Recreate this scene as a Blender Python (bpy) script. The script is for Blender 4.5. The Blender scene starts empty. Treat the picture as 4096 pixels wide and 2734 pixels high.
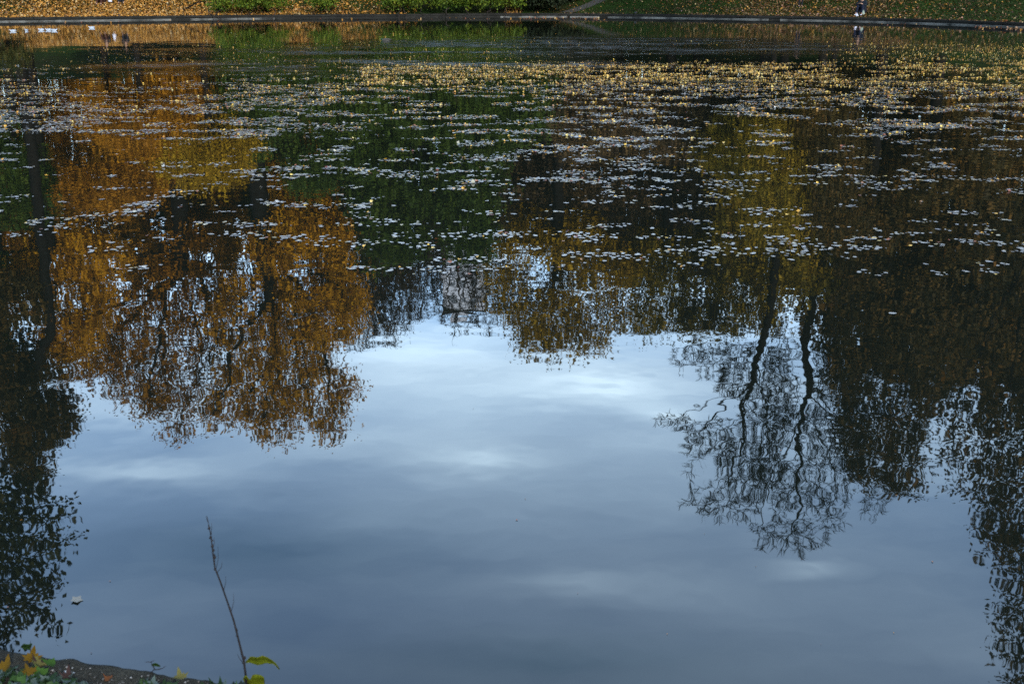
import bpy, math, random
import numpy as np
from mathutils import Vector, Matrix
from mathutils.bvhtree import BVHTree
random.seed(11); rng = np.random.default_rng(11)
PI = math.pi
scn = bpy.context.scene
col = scn.collection

# ------------------------------------------------------------------ camera geometry (photo is 4096 x 2734)
F = 3982.0; H = 2.2; PITCH = math.radians(19.59)
cp, sp = math.cos(PITCH), math.sin(PITCH)
def ray(X, Y):
    x = (X-2048)/F; v = -(Y-1367)/F
    return Vector((x, cp + sp*v, -sp + cp*v))
def W(X, Y, z=0.0):                     # point seen at X,Y on the level z
    d = ray(X, Y); t = (z-H)/d.z
    return Vector((d.x*t, d.y*t, z))
def V(X, Y, D):                         # point seen at X,Y at depth D
    d = ray(X, Y); t = D/d.y
    return Vector((d.x*t, D, H+d.z*t))
def T(X, Y, D):                         # point whose mirror image in the pond shows at X,Y
    d = ray(X, Y); t = D/d.y
    return Vector((d.x*t, D, -H-d.z*t))
def smooth(a, b, x):
    t = np.clip((x-a)/(b-a), 0, 1); return t*t*(3-2*t)

# ------------------------------------------------------------------ materials
def M(name):
    m = bpy.data.materials.new(name); m.use_nodes = True
    nt = m.node_tree; b = nt.nodes['Principled BSDF']
    return m, nt, b
def N(nt, t, **k):
    n = nt.nodes.new(t)
    for a, v in k.items():
        if a.startswith('i_'): n.inputs[a[2:].replace('_', ' ')].default_value = v
        else: setattr(n, a, v)
    return n
def ramp(nt, fac, stops, interp='LINEAR'):
    r = nt.nodes.new('ShaderNodeValToRGB'); r.color_ramp.interpolation = interp
    e = r.color_ramp.elements
    while len(e) < len(stops): e.new(0.5)
    for q, (p, c) in zip(e, stops):
        q.position = p; q.color = (*c, 1) if len(c) == 3 else c
    nt.links.new(fac, r.inputs[0]); return r.outputs[0]
def math_(nt, op, a, b=None):
    n = nt.nodes.new('ShaderNodeMath'); n.operation = op
    for i, v in enumerate((a, b)):
        if v is None: continue
        if isinstance(v, (int, float)): n.inputs[i].default_value = v
        else: nt.links.new(v, n.inputs[i])
    return n.outputs[0]
def mix(nt, fac, a, b, mode='MIX'):
    n = nt.nodes.new('ShaderNodeMix'); n.data_type = 'RGBA'; n.blend_type = mode
    for i, v in ((0, fac), (6, a), (7, b)):
        if isinstance(v, (int, float)): n.inputs[i].default_value = v
        elif isinstance(v, tuple): n.inputs[i].default_value = (*v, 1)
        else: nt.links.new(v, n.inputs[i])
    return n.outputs[2]
def noise(nt, scale, detail=4, rough=.6, coord='Object', sc=(1, 1, 1), dist=0.0):
    tc = nt.nodes.new('ShaderNodeTexCoord'); mp = nt.nodes.new('ShaderNodeMapping')
    mp.inputs['Scale'].default_value = sc
    nt.links.new(tc.outputs[coord], mp.inputs[0])
    n = N(nt, 'ShaderNodeTexNoise', i_Scale=scale, i_Detail=detail, i_Roughness=rough, i_Distortion=dist)
    nt.links.new(mp.outputs[0], n.inputs['Vector']); return n.outputs['Fac']
def leaf_mat(name, stops, transl=.3, rough=.6, clump=.35, spec=.08):
    m, nt, b = M(name)
    g = nt.nodes.new('ShaderNodeNewGeometry')
    nz = noise(nt, clump, 3, .5)
    f = math_(nt, 'ADD', math_(nt, 'MULTIPLY', g.outputs['Random Per Island'], .55), math_(nt, 'MULTIPLY', math_(nt, 'SUBTRACT', nz, .28), 1.0))
    c = ramp(nt, f, stops)
    nt.links.new(c, b.inputs['Base Color']); b.inputs['Roughness'].default_value = rough
    b.inputs['Specular IOR Level'].default_value = spec
    if transl > 0:
        tr = nt.nodes.new('ShaderNodeBsdfTranslucent'); nt.links.new(c, tr.inputs[0])
        mx = nt.nodes.new('ShaderNodeMixShader'); mx.inputs[0].default_value = transl
        nt.links.new(b.outputs[0], mx.inputs[1]); nt.links.new(tr.outputs[0], mx.inputs[2])
        nt.links.new(mx.outputs[0], nt.nodes['Material Output'].inputs[0])
    return m
def plain(name, c1, c2=None, scale=6, rough=.8, bump=0.0, bscale=20, spec=.12, metallic=0):
    m, nt, b = M(name)
    if c2 is None: c2 = tuple(v*.6 for v in c1)
    nt.links.new(ramp(nt, noise(nt, scale), [(.3, c2), (.7, c1)]), b.inputs['Base Color'])
    b.inputs['Roughness'].default_value = rough; b.inputs['Specular IOR Level'].default_value = spec
    if bump:
        bp = nt.nodes.new('ShaderNodeBump'); bp.inputs['Distance'].default_value = bump
        nt.links.new(noise(nt, bscale, 6), bp.inputs['Height']); nt.links.new(bp.outputs[0], b.inputs['Normal'])
    return m

ORANGE = leaf_mat('orange_foliage', [(0, (0.04296, 0.02062, 0.001719)), (.3, (0.2235, 0.09877, 0.004296)), (.6, (0.4124, 0.1847, 0.005155)), (1, (0.4984, 0.2578, 0.01031))])
RUST = leaf_mat('rust_foliage', [(0, (0.0306, 0.01377, 0.002295)), (.35, (0.1377, 0.05738, 0.003825)), (.65, (0.2907, 0.1185, 0.005355)), (1, (0.3672, 0.1683, 0.00918))])
OLIVE = leaf_mat('olive_foliage', [(0, (0.023, 0.02208, 0.00368)), (.35, (0.1104, 0.0782, 0.00644)), (.65, (0.2208, 0.1426, 0.0092)), (1, (0.3128, 0.1748, 0.01288))])
GOLD = leaf_mat('gold_foliage', [(0, (.03, .020, .002)), (.3, (.13, .075, .004)), (.6, (.27, .155, .006)), (1, (.38, .23, .012))])
GREEN = leaf_mat('green_foliage', [(0, (0.006375, 0.01275, 0.00255)), (.35, (0.01912, 0.03315, 0.004463)), (.65, (0.03952, 0.06056, 0.006375)), (1, (0.07013, 0.08288, 0.008925))])
SHRUB = leaf_mat('shrub_foliage', [(0, (0.00675, 0.01485, 0.002025)), (.35, (0.02363, 0.04185, 0.00405)), (.65, (0.05063, 0.07088, 0.0054)), (1, (0.1013, 0.0945, 0.0081))], transl=.2, clump=.9)
DARK = leaf_mat('dark_foliage', [(0, (0.00704, 0.0088, 0.00264)), (.35, (0.0176, 0.02112, 0.0044)), (.65, (0.03344, 0.03168, 0.00616)), (1, (0.0748, 0.0396, 0.00704))], transl=.15)
DARKR = leaf_mat('dark_russet_foliage', [(0, (0.01037, 0.009072, 0.002592)), (.4, (0.03629, 0.02592, 0.00648)), (.7, (0.07776, 0.04406, 0.007776)), (1, (0.1555, 0.0648, 0.01037))], transl=.2)
BROWN = leaf_mat('brown_foliage', [(0, (0.01728, 0.01296, 0.00864)), (.4, (0.0486, 0.0324, 0.01728)), (.7, (0.0972, 0.0594, 0.0216)), (1, (0.1836, 0.09184, 0.0162))])
SHADEG = leaf_mat('hollow_shade_foliage', [(0, (.003, .004, .002)), (.6, (.007, .010, .004)), (1, (.014, .017, .006))], transl=0)  # near-black green: shade of the hollow put into the leaf colour
BARK = plain('bark', (0.007, 0.0055, 0.004), (0.003, 0.0025, 0.002), 3, .9, .02, 8, .05)
TWIG = plain('twig_bark', (0.028, 0.021, 0.0182), (0.0126, 0.0091, 0.0077), 2, .9, spec=.05)

# ------------------------------------------------------------------ mesh helpers
def tag(o, label=None, cat=None, group=None, kind=None):
    if label: o['label'] = label
    if cat: o['category'] = cat
    if group: o['group'] = group
    if kind: o['kind'] = kind
    return o
def empty(name, loc, label, cat, group=None):
    o = bpy.data.objects.new(name, None); col.objects.link(o); o.location = loc
    o.empty_display_size = .2
    return tag(o, label, cat, group)
def meshdata(name, V_, F_, mat, smooth_=False):
    me = bpy.data.meshes.new(name)
    me.from_pydata([tuple(v) for v in V_], [], F_); me.update()
    if mat: me.materials.append(mat)
    if smooth_: me.polygons.foreach_set('use_smooth', [True]*len(me.polygons))
    return me
def link(name, me, parent=None, loc=None):
    o = bpy.data.objects.new(name, me); col.objects.link(o)
    if parent is not None:
        o.parent = parent
    if loc is not None: o.location = loc
    return o
def obj(name, V_, F_, mat, parent=None, smooth_=False):
    """vertices in world space; a child is shifted into its parent's frame"""
    if parent is not None:
        p = parent; off = Vector((0, 0, 0))
        while p is not None: off += p.location; p = p.parent
        V_ = [(v[0]-off.x, v[1]-off.y, v[2]-off.z) for v in V_]
    return link(name, meshdata(name, V_, F_, mat, smooth_), parent)
def fastmesh(name, verts, k, mat, smooth_=False):
    """verts (n*k,3): n separate k-gons"""
    n = len(verts)//k
    me = bpy.data.meshes.new(name)
    me.vertices.add(n*k); me.vertices.foreach_set('co', verts.astype(np.float32).ravel())
    me.loops.add(n*k); me.loops.foreach_set('vertex_index', np.arange(n*k, dtype=np.int32))
    me.polygons.add(n); me.polygons.foreach_set('loop_start', np.arange(0, n*k, k, dtype=np.int32))
    me.polygons.foreach_set('loop_total', np.full(n, k, dtype=np.int32))
    me.update(calc_edges=True); me.materials.append(mat)
    return me
def fastmesh_idx(name, verts, faces, mat, smooth_=False, mats=None, midx=None):
    """verts (n,3), faces (m,k) all the same k"""
    m, k = faces.shape
    me = bpy.data.meshes.new(name)
    me.vertices.add(len(verts)); me.vertices.foreach_set('co', verts.astype(np.float32).ravel())
    me.loops.add(m*k); me.loops.foreach_set('vertex_index', faces.astype(np.int32).ravel())
    me.polygons.add(m); me.polygons.foreach_set('loop_start', np.arange(0, m*k, k, dtype=np.int32))
    me.polygons.foreach_set('loop_total', np.full(m, k, dtype=np.int32))
    for q in (mats or [mat]): me.materials.append(q)
    if midx is not None: me.polygons.foreach_set('material_index', midx.astype(np.int32))
    me.update(calc_edges=True)
    if smooth_: me.polygons.foreach_set('use_smooth', np.ones(m, dtype=bool))
    return me
def tube(path, radii, k=6, Vs=None, Fs=None, cap=True):
    """sweep a ring along a polyline"""
    if Vs is None: Vs, Fs = [], []
    n = len(path); base = len(Vs); up = Vector((.31, .17, .93))
    P = [Vector(p) for p in path]
    for i in range(n):
        t = (P[min(i+1, n-1)]-P[max(i-1, 0)])
        if t.length < 1e-9: t = Vector((0, 0, 1))
        t.normalize()
        a = t.cross(up)
        if a.length < .05: a = t.cross(Vector((1, 0, 0)))
        a.normalize(); b = t.cross(a)
        r = radii[i] if hasattr(radii, '__len__') else radii
        for j in range(k):
            th = 2*PI*j/k
            v = P[i] + a*(r*math.cos(th)) + b*(r*math.sin(th)); Vs.append((v.x, v.y, v.z))
    for i in range(n-1):
        for j in range(k):
            q = base+i*k
            Fs.append((q+j, q+(j+1) % k, q+k+(j+1) % k, q+k+j))
    if cap:
        Fs.append(tuple(range(base+k-1, base-1, -1))); Fs.append(tuple(range(base+(n-1)*k, base+n*k)))
    return Vs, Fs

# ------------------------------------------------------------------ pond outline and terrain
far = [(0, 88), (280, 85), (550, 82), (1000, 76), (1500, 72.5), (2100, 68.5), (2300, 68.5), (2500, 71), (2750, 74.5), (3000, 79), (3440, 87), (3800, 99), (4096, 112)]
fp = [W(x, y) for x, y in far]
left = [(-47, 58), (-42, 44), (-32, 28), (-21, 15), (-12, 7), (-6, 3.9), (-3.2, 2.9)]
near = [(-1.9, 2.43), (-1.435, 2.34), (-.727, 2.2), (0, 2.04), (1.5, 1.65), (4, .9)]
right = [(9, -1), (17, 0), (25, 6), (32, 18), (39, 32), (42, 45), (38.5, 54)]
poly = [(p.x, p.y) for p in fp][::-1] + left + near + right       # counter-clockwise seen from above (right->far->left->near)
C0 = np.array((0.0, 30.0))
pp = np.array(poly) - C0
ang = np.arctan2(pp[:, 1], pp[:, 0]); o_ = np.argsort(ang); ang = ang[o_]; rad = np.hypot(pp[:, 0], pp[:, 1])[o_]
NA = 1440
th = np.linspace(-PI, PI, NA, endpoint=False)
rr = np.interp(th, ang, rad, period=2*PI)
# smooth everything but the near kerb
ker = np.exp(-.5*(np.arange(-24, 25)/9.0)**2); ker /= ker.sum()
rs = np.convolve(np.concatenate([rr[-24:], rr, rr[:24]]), ker, 'valid')
nearw = np.exp(-((th+PI/2)/.22)**2)
rr = rr*nearw + rs*(1-nearw)
cx, sx = np.cos(th), np.sin(th)
farness = smooth(-.2, .45, sx)
topz = .45*(1-farness) + .27*farness
def bank_z(off, i):
    f_ = farness[i]
    a = 1.75*smooth(0, 12, off) + 6.5*smooth(9, 55, off) + 6*smooth(60, 300, off)
    b = .25*smooth(.8, 6, off) + 1.2*smooth(5, 40, off)
    wob = .10*math.sin(i*.21+off*.5)*smooth(1, 6, off) + .25*math.sin(i*.05+off*.13)*smooth(6, 20, off)
    return topz[i] + a*f_ + b*(1-f_) + wob
rings = [.12, .47, 1, 1.6, 2.4, 3.4, 4.6, 6, 8, 10.5, 13, 17, 22, 30, 42, 60, 90, 150, 300, 700, 2500]
gv, gf = [], []
for r_i, off in enumerate(rings):
    for i in range(0, NA, 2):
        z = bank_z(off, i) - (.02 if off < .5 else 0)
        gv.append((C0[0]+cx[i]*(rr[i]+off), C0[1]+sx[i]*(rr[i]+off), z))
n2 = NA//2
for r_i in range(len(rings)-1):
    for i in range(n2):
        j = (i+1) % n2
        gf.append((r_i*n2+i, (r_i+1)*n2+i, (r_i+1)*n2+j, r_i*n2+j))
# pond bed closes the sheet
base = len(gv)
for i in range(0, NA, 2): gv.append((C0[0]+cx[i]*(rr[i]+.12), C0[1]+sx[i]*(rr[i]+.12), -1.2))
for i in range(n2):
    j = (i+1) % n2; gf.append((i, j, base+j, base+i))
gv.append((C0[0], C0[1], -1.6))
for i in range(n2): gf.append((base+i, base+(i+1) % n2, len(gv)-1))

m, nt, b = M('lawn')
n1 = noise(nt, .25, 4); n2_ = noise(nt, 9, 5, .7); n3 = noise(nt, 2.2, 4)
f_ = math_(nt, 'ADD', math_(nt, 'MULTIPLY', n2_, .6), math_(nt, 'MULTIPLY', n3, .45))
c = ramp(nt, f_, [(.3, (.0025, .005, .001)), (.5, (.007, .015, .002)), (.7, (.013, .026, .003))])
c = mix(nt, ramp(nt, n1, [(.45, (0, 0, 0)), (.65, (1, 1, 1))]), c, (.009, .007, .003), 'MIX')
nt.links.new(c, b.inputs['Base Color']); b.inputs['Roughness'].default_value = .95; b.inputs['Specular IOR Level'].default_value = .04
bp = N(nt, 'ShaderNodeBump', i_Distance=.08); nt.links.new(noise(nt, 6, 6, .8), bp.inputs['Height']); nt.links.new(bp.outputs[0], b.inputs['Normal'])
LAWN = m
ground = obj('ground', gv, gf, LAWN, smooth_=True); tag(ground, 'grassy park ground sloping up from the pond edge', 'ground', kind='structure')
bvh = BVHTree.FromPolygons(gv, gf)
def gz(x, y):
    h = bvh.ray_cast(Vector((x, y, 60)), Vector((0, 0, -1)))
    return h[0].z if h[0] else 0
def G(X, Y):
    d = ray(X, Y).normalized(); h = bvh.ray_cast(Vector((0, 0, H)), d)
    if h[0] is None: return W(X, Y, .3)
    return h[0]

# ------------------------------------------------------------------ water
wv = [(C0[0]+cx[i]*(rr[i]+.0), C0[1]+sx[i]*(rr[i]+.0), 0) for i in range(0, NA, 2)]
me = meshdata('water', wv, [tuple(range(n2))], None)
m, nt, b = M('pond_water')
b.inputs['Base Color'].default_value = (.003, .004, .003, 1); b.inputs['Roughness'].default_value = .012
b.inputs['IOR'].default_value = 1.5; b.inputs['Specular IOR Level'].default_value = .5
def patch(X, Y, wx, wy, rot=0):
    tc = nt.nodes.new('ShaderNodeTexCoord'); mp = nt.nodes.new('ShaderNodeMapping'); mp.vector_type = 'TEXTURE'
    p = W(X, Y); mp.inputs['Location'].default_value = p; mp.inputs['Scale'].default_value = (wx, wy, 1); mp.inputs['Rotation'].default_value = (0, 0, rot)
    nt.links.new(tc.outputs['Object'], mp.inputs[0])
    g = nt.nodes.new('ShaderNodeTexGradient'); g.gradient_type = 'SPHERICAL'; nt.links.new(mp.outputs[0], g.inputs[0])
    return g.outputs['Fac']
pa = patch(1500, 262, 10, 4.2, .05); pb = patch(2450, 180, 13, 9, -.1); pc = patch(3300, 330, 8, 1.6, 0); pd = patch(1800, 205, 14, 5, 0)
pm = math_(nt, 'MAXIMUM', math_(nt, 'MAXIMUM', pa, pb), math_(nt, 'MAXIMUM', math_(nt, 'MULTIPLY', pc, .6), math_(nt, 'MULTIPLY', pd, .6)))
pm = math_(nt, 'MULTIPLY', ramp(nt, pm, [(.0, (0, 0, 0)), (.4, (1, 1, 1))]), ramp(nt, noise(nt, .5, 4, .6, sc=(.35, 1, 1)), [(.36, (0, 0, 0)), (.6, (1, 1, 1))]))
# swell: slow undulation and fine ripple
h1 = noise(nt, 1.9, 1, .45, sc=(.8, 1.2, 1)); h2 = noise(nt, 6.0, 1, .4); h3 = noise(nt, 34, 2, .5); h4 = noise(nt, .55, 1, .5)
calm = ramp(nt, noise(nt, .22, 2, .5), [(.3, (.35, .35, .35)), (.65, (1, 1, 1))])
hh = math_(nt, 'ADD', math_(nt, 'MULTIPLY', h1, .0021), math_(nt, 'MULTIPLY', h2, .00062))
hh = math_(nt, 'MULTIPLY', hh, calm)
hh = math_(nt, 'ADD', hh, math_(nt, 'MULTIPLY', math_(nt, 'MULTIPLY', h3, pm), .0022))
hh = math_(nt, 'ADD', hh, math_(nt, 'MULTIPLY', h4, .004))
nt.links.new(math_(nt, 'ADD', math_(nt, 'MULTIPLY', math_(nt, 'MULTIPLY', pm, ramp(nt, noise(nt, 3.5, 4, .6, sc=(.5, 1, 1)), [(.38, (.15, .15, .15)), (.6, (1, 1, 1))])), .40), .012), b.inputs['Roughness'])
bp = N(nt, 'ShaderNodeBump', i_Distance=1.0, i_Strength=1.0); nt.links.new(hh, bp.inputs['Height']); nt.links.new(bp.outputs[0], b.inputs['Normal'])
me.materials.append(m)
water = link('water', me); tag(water, 'still dark pond water mirroring sky and autumn trees', 'water', kind='structure')

# ------------------------------------------------------------------ far pond wall: coping, face, ledge
def sweep_ring(idx, prof, jitter=0.0):
    Vs, Fs = [], []; k = len(prof)
    for a_, i in enumerate(idx):
        dz = topz[i]-.27
        for (o, z) in prof:
            j_ = random.uniform(-jitter, jitter)
            Vs.append((C0[0]+cx[i]*(rr[i]+o+j_), C0[1]+sx[i]*(rr[i]+o+j_), z+dz+random.uniform(-jitter, jitter)*.6))
    for a_ in range(len(idx)-1):
        for q in range(k):
            Fs.append((a_*k+q, a_*k+(q+1) % k, (a_+1)*k+(q+1) % k, (a_+1)*k+q))
    Fs.append(tuple(range(k-1, -1, -1))); Fs.append(tuple(range((len(idx)-1)*k, len(idx)*k)))
    return Vs, Fs
m, nt, b = M('wet_concrete')
c = ramp(nt, noise(nt, .7, 6, .8), [(.3, (.004, .004, .0035)), (.6, (.012, .011, .0095)), (.8, (.024, .022, .019))])
nt.links.new(c, b.inputs['Base Color']); b.inputs['Roughness'].default_value = .9; b.inputs['Specular IOR Level'].default_value = .06
bp = N(nt, 'ShaderNodeBump', i_Distance=.02); nt.links.new(noise(nt, 14, 6, .7), bp.inputs['Height']); nt.links.new(bp.outputs[0], b.inputs['Normal'])
CONC = m
m, nt, b = M('pale_ledge')
c = ramp(nt, noise(nt, .8, 5, .7, sc=(1, 1, 4)), [(.38, (.012, .012, .011)), (.52, (.05, .048, .044)), (.75, (.11, .105, .097))])
nt.links.new(c, b.inputs['Base Color']); b.inputs['Roughness'].default_value = .85; b.inputs['Specular IOR Level'].default_value = .08
LEDGE = m
wall = empty('pond_wall', (C0[0], C0[1], 0), 'low dark concrete wall with pale ledge running round the far shore', 'wall')
allidx = [i % NA for i in range(NA+1)]
visible = [i for i in range(NA) if .12*PI-.25 < th[i] < PI*1.0]
visible = list(range(int(NA*.5)-20, NA-1))
nearidx = list(range(0, int(NA*.5)-19))
# coping stones: separate slabs with open joints, two of them broken
cop = []; Vs, Fs = [], []
step = 13; blocks = [visible[i:i+step+1] for i in range(0, len(visible)-1, step)]
for bi, bk in enumerate(blocks):
    if len(bk) < 2: continue
    s_ = random.uniform(-.012, .012); o1 = random.uniform(-.02, .015)
    v, f = sweep_ring(bk, [(-.05+o1, .135+s_), (.46, .135+s_), (.46, .272+s_), (-.03+o1, .272+s_), (-.055+o1, .25+s_)], .004)
    c_ = np.mean(v, axis=0)
    v = [tuple(np.array(p)+(c_-np.array(p))*np.array((.008, .008, 0))) for p in v]
    Fs += [tuple(x+len(Vs) for x in q) for q in f]; Vs += v
obj('coping', Vs, Fs, CONC, wall)
v, f = sweep_ring(visible, [(-.005, -.9), (.30, -.9), (.30, .13), (-.005, .13)], 0); obj('wall_face', v, f, CONC, wall)
# ledge in lengths with gaps
def idx_at(X):
    p = W(X, np.interp(X, [a[0] for a in far], [a[1] for a in far])); a_ = math.atan2(p.y-C0[1], p.x-C0[0])
    return int(round((a_+PI)/(2*PI)*NA)) % NA
gaps = sorted([(idx_at(x1), idx_at(x0)) for x0, x1 in ((690, 765), (1100, 2000), (2265, 2285), (2400, 2435), (3068, 3120))])
i0 = visible[0]
def ledge(a_, b_):
    if b_-a_ < 2: return
    v, f = sweep_ring(list(range(a_, b_+1)), [(-.10, -.5), (-.004, -.5), (-.004, .068), (-.085, .075)], .003)
    obj('ledge', v, f, LEDGE, wall)
for a_, b_ in gaps:
    ledge(i0, a_); i0 = b_
ledge(i0, visible[-1])
nw = empty('shore_wall', (0, 0, 0), 'low concrete wall edging the near shore of the pond', 'wall')
v, f = sweep_ring(nearidx, [(-.01, -1.1), (.4, -1.1), (.4, .21), (-.01, .21)], 0); obj('wall_face', v, f, CONC, nw)

# ------------------------------------------------------------------ space-colonised trees
def grow(trunk, attr, step, kill, jit=.25, iters=160, tropism=(0, 0, .0), seed=0):
    r = np.random.default_rng(seed)
    nodes = [np.array(p, float) for p in trunk]; par = [-1]+list(range(len(trunk)-1))
    A = attr.copy(); alive = np.ones(len(A), bool)
    P = np.array(nodes)
    d = np.linalg.norm(A[:, None, :]-P[None], axis=2); near_ = d.argmin(1); nd = d.min(1)
    trop = np.array(tropism)
    for it in range(iters):
        ia = np.nonzero(alive)[0]
        if len(ia) < 3: break
        P = np.array(nodes)
        v = A[ia]-P[near_[ia]]; v /= np.maximum(np.linalg.norm(v, axis=1, keepdims=True), 1e-6)
        acc = np.zeros((len(P), 3)); np.add.at(acc, near_[ia], v)
        cnt = np.bincount(near_[ia], minlength=len(P))
        src = np.nonzero(cnt)[0]
        dv = acc[src]; ln = np.linalg.norm(dv, axis=1, keepdims=True)
        dv = dv/np.maximum(ln, 1e-6) + r.normal(0, jit, dv.shape) + trop
        dv /= np.maximum(np.linalg.norm(dv, axis=1, keepdims=True), 1e-6)
        new = P[src]+dv*step
        k0 = len(nodes); nodes.extend(list(new)); par.extend(src.tolist())
        dd = np.linalg.norm(A[ia][:, None, :]-new[None], axis=2)
        mn = dd.min(1); am = dd.argmin(1)
        better = mn < nd[ia]
        near_[ia[better]] = k0+am[better]; nd[ia[better]] = mn[better]
        alive[ia[nd[ia] < kill]] = False
        if len(nodes) > 16000: break
    return np.array(nodes), np.array(par)
def radii(P, par, r_tip, r_trunk):
    n = len(P); nch = np.bincount(par[par >= 0], minlength=n)
    tips = max((nch == 0).sum(), 2)
    e = math.log(tips)/math.log(r_trunk/r_tip)
    acc = np.zeros(n)
    for i in range(n-1, 0, -1):
        if nch[i] == 0: acc[i] = 1
        acc[par[i]] += acc[i]
    acc[acc == 0] = 1
    return r_tip*acc**(1/e), nch
def branch_mesh(P, par, R, rmin, kbig=7):
    n = len(P); kids = [[] for _ in range(n)]
    for i in range(1, n): kids[par[i]].append(i)
    Vs, Fs = [], []
    stack = [(0, None)]
    while stack:
        i, frm = stack.pop()
        chain = [] if frm is None else [frm]
        while True:
            chain.append(i)
            ks = [k for k in kids[i] if R[k] >= rmin]
            if not ks: break
            ks.sort(key=lambda k: -R[k])
            for k in ks[1:]: stack.append((k, i))
            i = ks[0]
        if len(chain) > 1:
            rad_ = [R[q] for q in chain]
            if frm is not None: rad_[0] = min(rad_[0], rad_[1]*1.15)
            rad_[-1] *= .5
            mx = max(rad_)
            k = kbig if mx > .12 else (5 if mx > .05 else 3)
            tube([P[q] for q in chain], rad_, k, Vs, Fs, cap=False)
    return Vs, Fs
def sample_ells(ells, n, r, shell=.35):
    vol = np.array([e[3]*e[4]*e[5] for e in ells]); cnt = r.multinomial(n, vol/vol.sum())
    out = []
    for e, c_ in zip(ells, cnt):
        v = r.normal(size=(c_, 3)); v /= np.linalg.norm(v, axis=1, keepdims=True)
        out.append(np.array(e[:3])+v*(r.random((c_, 1))**shell)*np.array(e[3:6]))
    return np.concatenate(out)
def leaf_quads(cen, size, r, flat=.0, asp=.62):
    n = len(cen)
    a = r.normal(size=(n, 3)); a /= np.linalg.norm(a, axis=1, keepdims=True)
    b = r.normal(size=(n, 3)); b[:, 2] *= (1-flat)
    b -= a*(a*b).sum(1, keepdims=True); b /= np.linalg.norm(b, axis=1, keepdims=True)
    nrm = np.cross(a, b)
    s = size*(.55+.9*r.random((n, 1)))
    v = np.empty((n, 4, 3)); bend = s*(.15*r.normal(size=(n, 1)))
    v[:, 0] = cen-a*s*.5; v[:, 1] = cen+b*s*asp*.5+nrm*bend; v[:, 2] = cen+a*s*.5; v[:, 3] = cen-b*s*asp*.5+nrm*bend
    return v.reshape(-1, 3)
def tree(name, label, cat, base, ells, leaf=None, n_attr=900, step=1.0, kill=1.3, r_tip=.02, r_trunk=.45, nleaf=14,
         lsize=.3, spread=.7, lean=(0, 0), seed=1, bare=False, twigs=0, group=None, fork=None, jit=.25, trunkpts=None, rmin=None, bark=None, shell=.35, trop=(0, 0, 0), hleaf=None):
    r = np.random.default_rng(seed)
    base = Vector(base)
    if base.z == 0: base.z = gz(base.x, base.y)-.1
    attr = sample_ells(ells, n_attr, r, shell)
    attr = attr[attr[:, 2] > base.z+.5]
    cen = attr.mean(0); zlow = np.percentile(attr[:, 2], 6)
    if trunkpts is None:
        hh_ = max(zlow-base.z, 1.0)+.15*(cen[2]-zlow); k = max(3, int(hh_/step))
        tx, ty = base.x+(cen[0]-base.x)*.25+lean[0], base.y+(cen[1]-base.y)*.25+lean[1]
        trunkpts = [(base.x+(tx-base.x)*(q/k)**1.4+r.normal()*.05, base.y+(ty-base.y)*(q/k)**1.4+r.normal()*.05, base.z+hh_*q/k) for q in range(k+1)]
    P, par = grow(trunkpts, attr, step, kill, jit, seed=seed, tropism=trop)
    R, nch = radii(P, par, r_tip, r_trunk)
    root = empty(name, base, label, cat, group)
    Vs, Fs = branch_mesh(P, par, R, rmin if rmin is not None else 0)
    # root flare
    obj('trunk', Vs, Fs, bark or (TWIG if bare else BARK), root, True)
    tips = np.nonzero(R < r_tip*2.6)[0]; tips = tips[tips > len(trunkpts)]
    off = np.array(base); print('TIPS', name, seed, len(P), len(tips))
    if twigs:
        src = np.repeat(tips, twigs); n = len(src)
        d0 = P[src]-P[par[src]]; d0 /= np.maximum(np.linalg.norm(d0, axis=1, keepdims=True), 1e-6)
        d = d0+r.normal(0, .75, (n, 3)); d /= np.linalg.norm(d, axis=1, keepdims=True)
        L = step*(.5+1.2*r.random((n, 1)))
        A0 = P[src]; w = r_tip*.55
        s = np.cross(d, r.normal(size=(n, 3))); s /= np.linalg.norm(s, axis=1, keepdims=True); t_ = np.cross(d, s)
        mid = A0+d*L*.5+s*L*.08
        v = np.empty((n, 6, 3))
        v[:, 0] = A0+s*w; v[:, 1] = A0-s*w*.5+t_*w*.87; v[:, 2] = A0-s*w*.5-t_*w*.87
        w2 = w*.6
        v[:, 3] = mid+s*w2; v[:, 4] = mid-s*w2*.5+t_*w2*.87; v[:, 5] = A0+d*L
        f = np.array([[0, 1, 4], [0, 4, 3], [1, 2, 4], [2, 0, 3], [3, 4, 5], [2, 3, 5], [4, 2, 5]])
        Fx = (np.arange(n)[:, None, None]*6+f[None]).reshape(-1, 3)
        me = fastmesh_idx('twigs', v.reshape(-1, 3)-off, Fx, bark or TWIG)
        link('twigs', me, root)
    if leaf is not None and not bare and name != 'waterside_shrub' and D < 60 or (leaf is not None and name.endswith('shrub')): nl = nleaf
    elif leaf is not None and not bare: nl = int(nleaf*(3.6 if 'orange' in name else 2.6)); lsize *= 1.15; spread *= 1.2
    else: nl = nleaf
    nleaf = nl
    if leaf is not None and nleaf > 0:
        if 'orange' in name or name == 'olive_tree': nleaf = int(nleaf*1.5); lsize *= .78
        lc = np.repeat(P[tips], nleaf, axis=0)+(np.array((0, .9, 0)) if 'orange' in name else 0)+r.normal(0, spread, (len(tips)*nleaf, 3))*np.array((1, 1, .75))
        me = fastmesh('crown', leaf_quads(lc, lsize, r)-off, 4, leaf)
        link('crown', me, root)
    if hleaf is not None:
        pass
    return root
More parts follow.
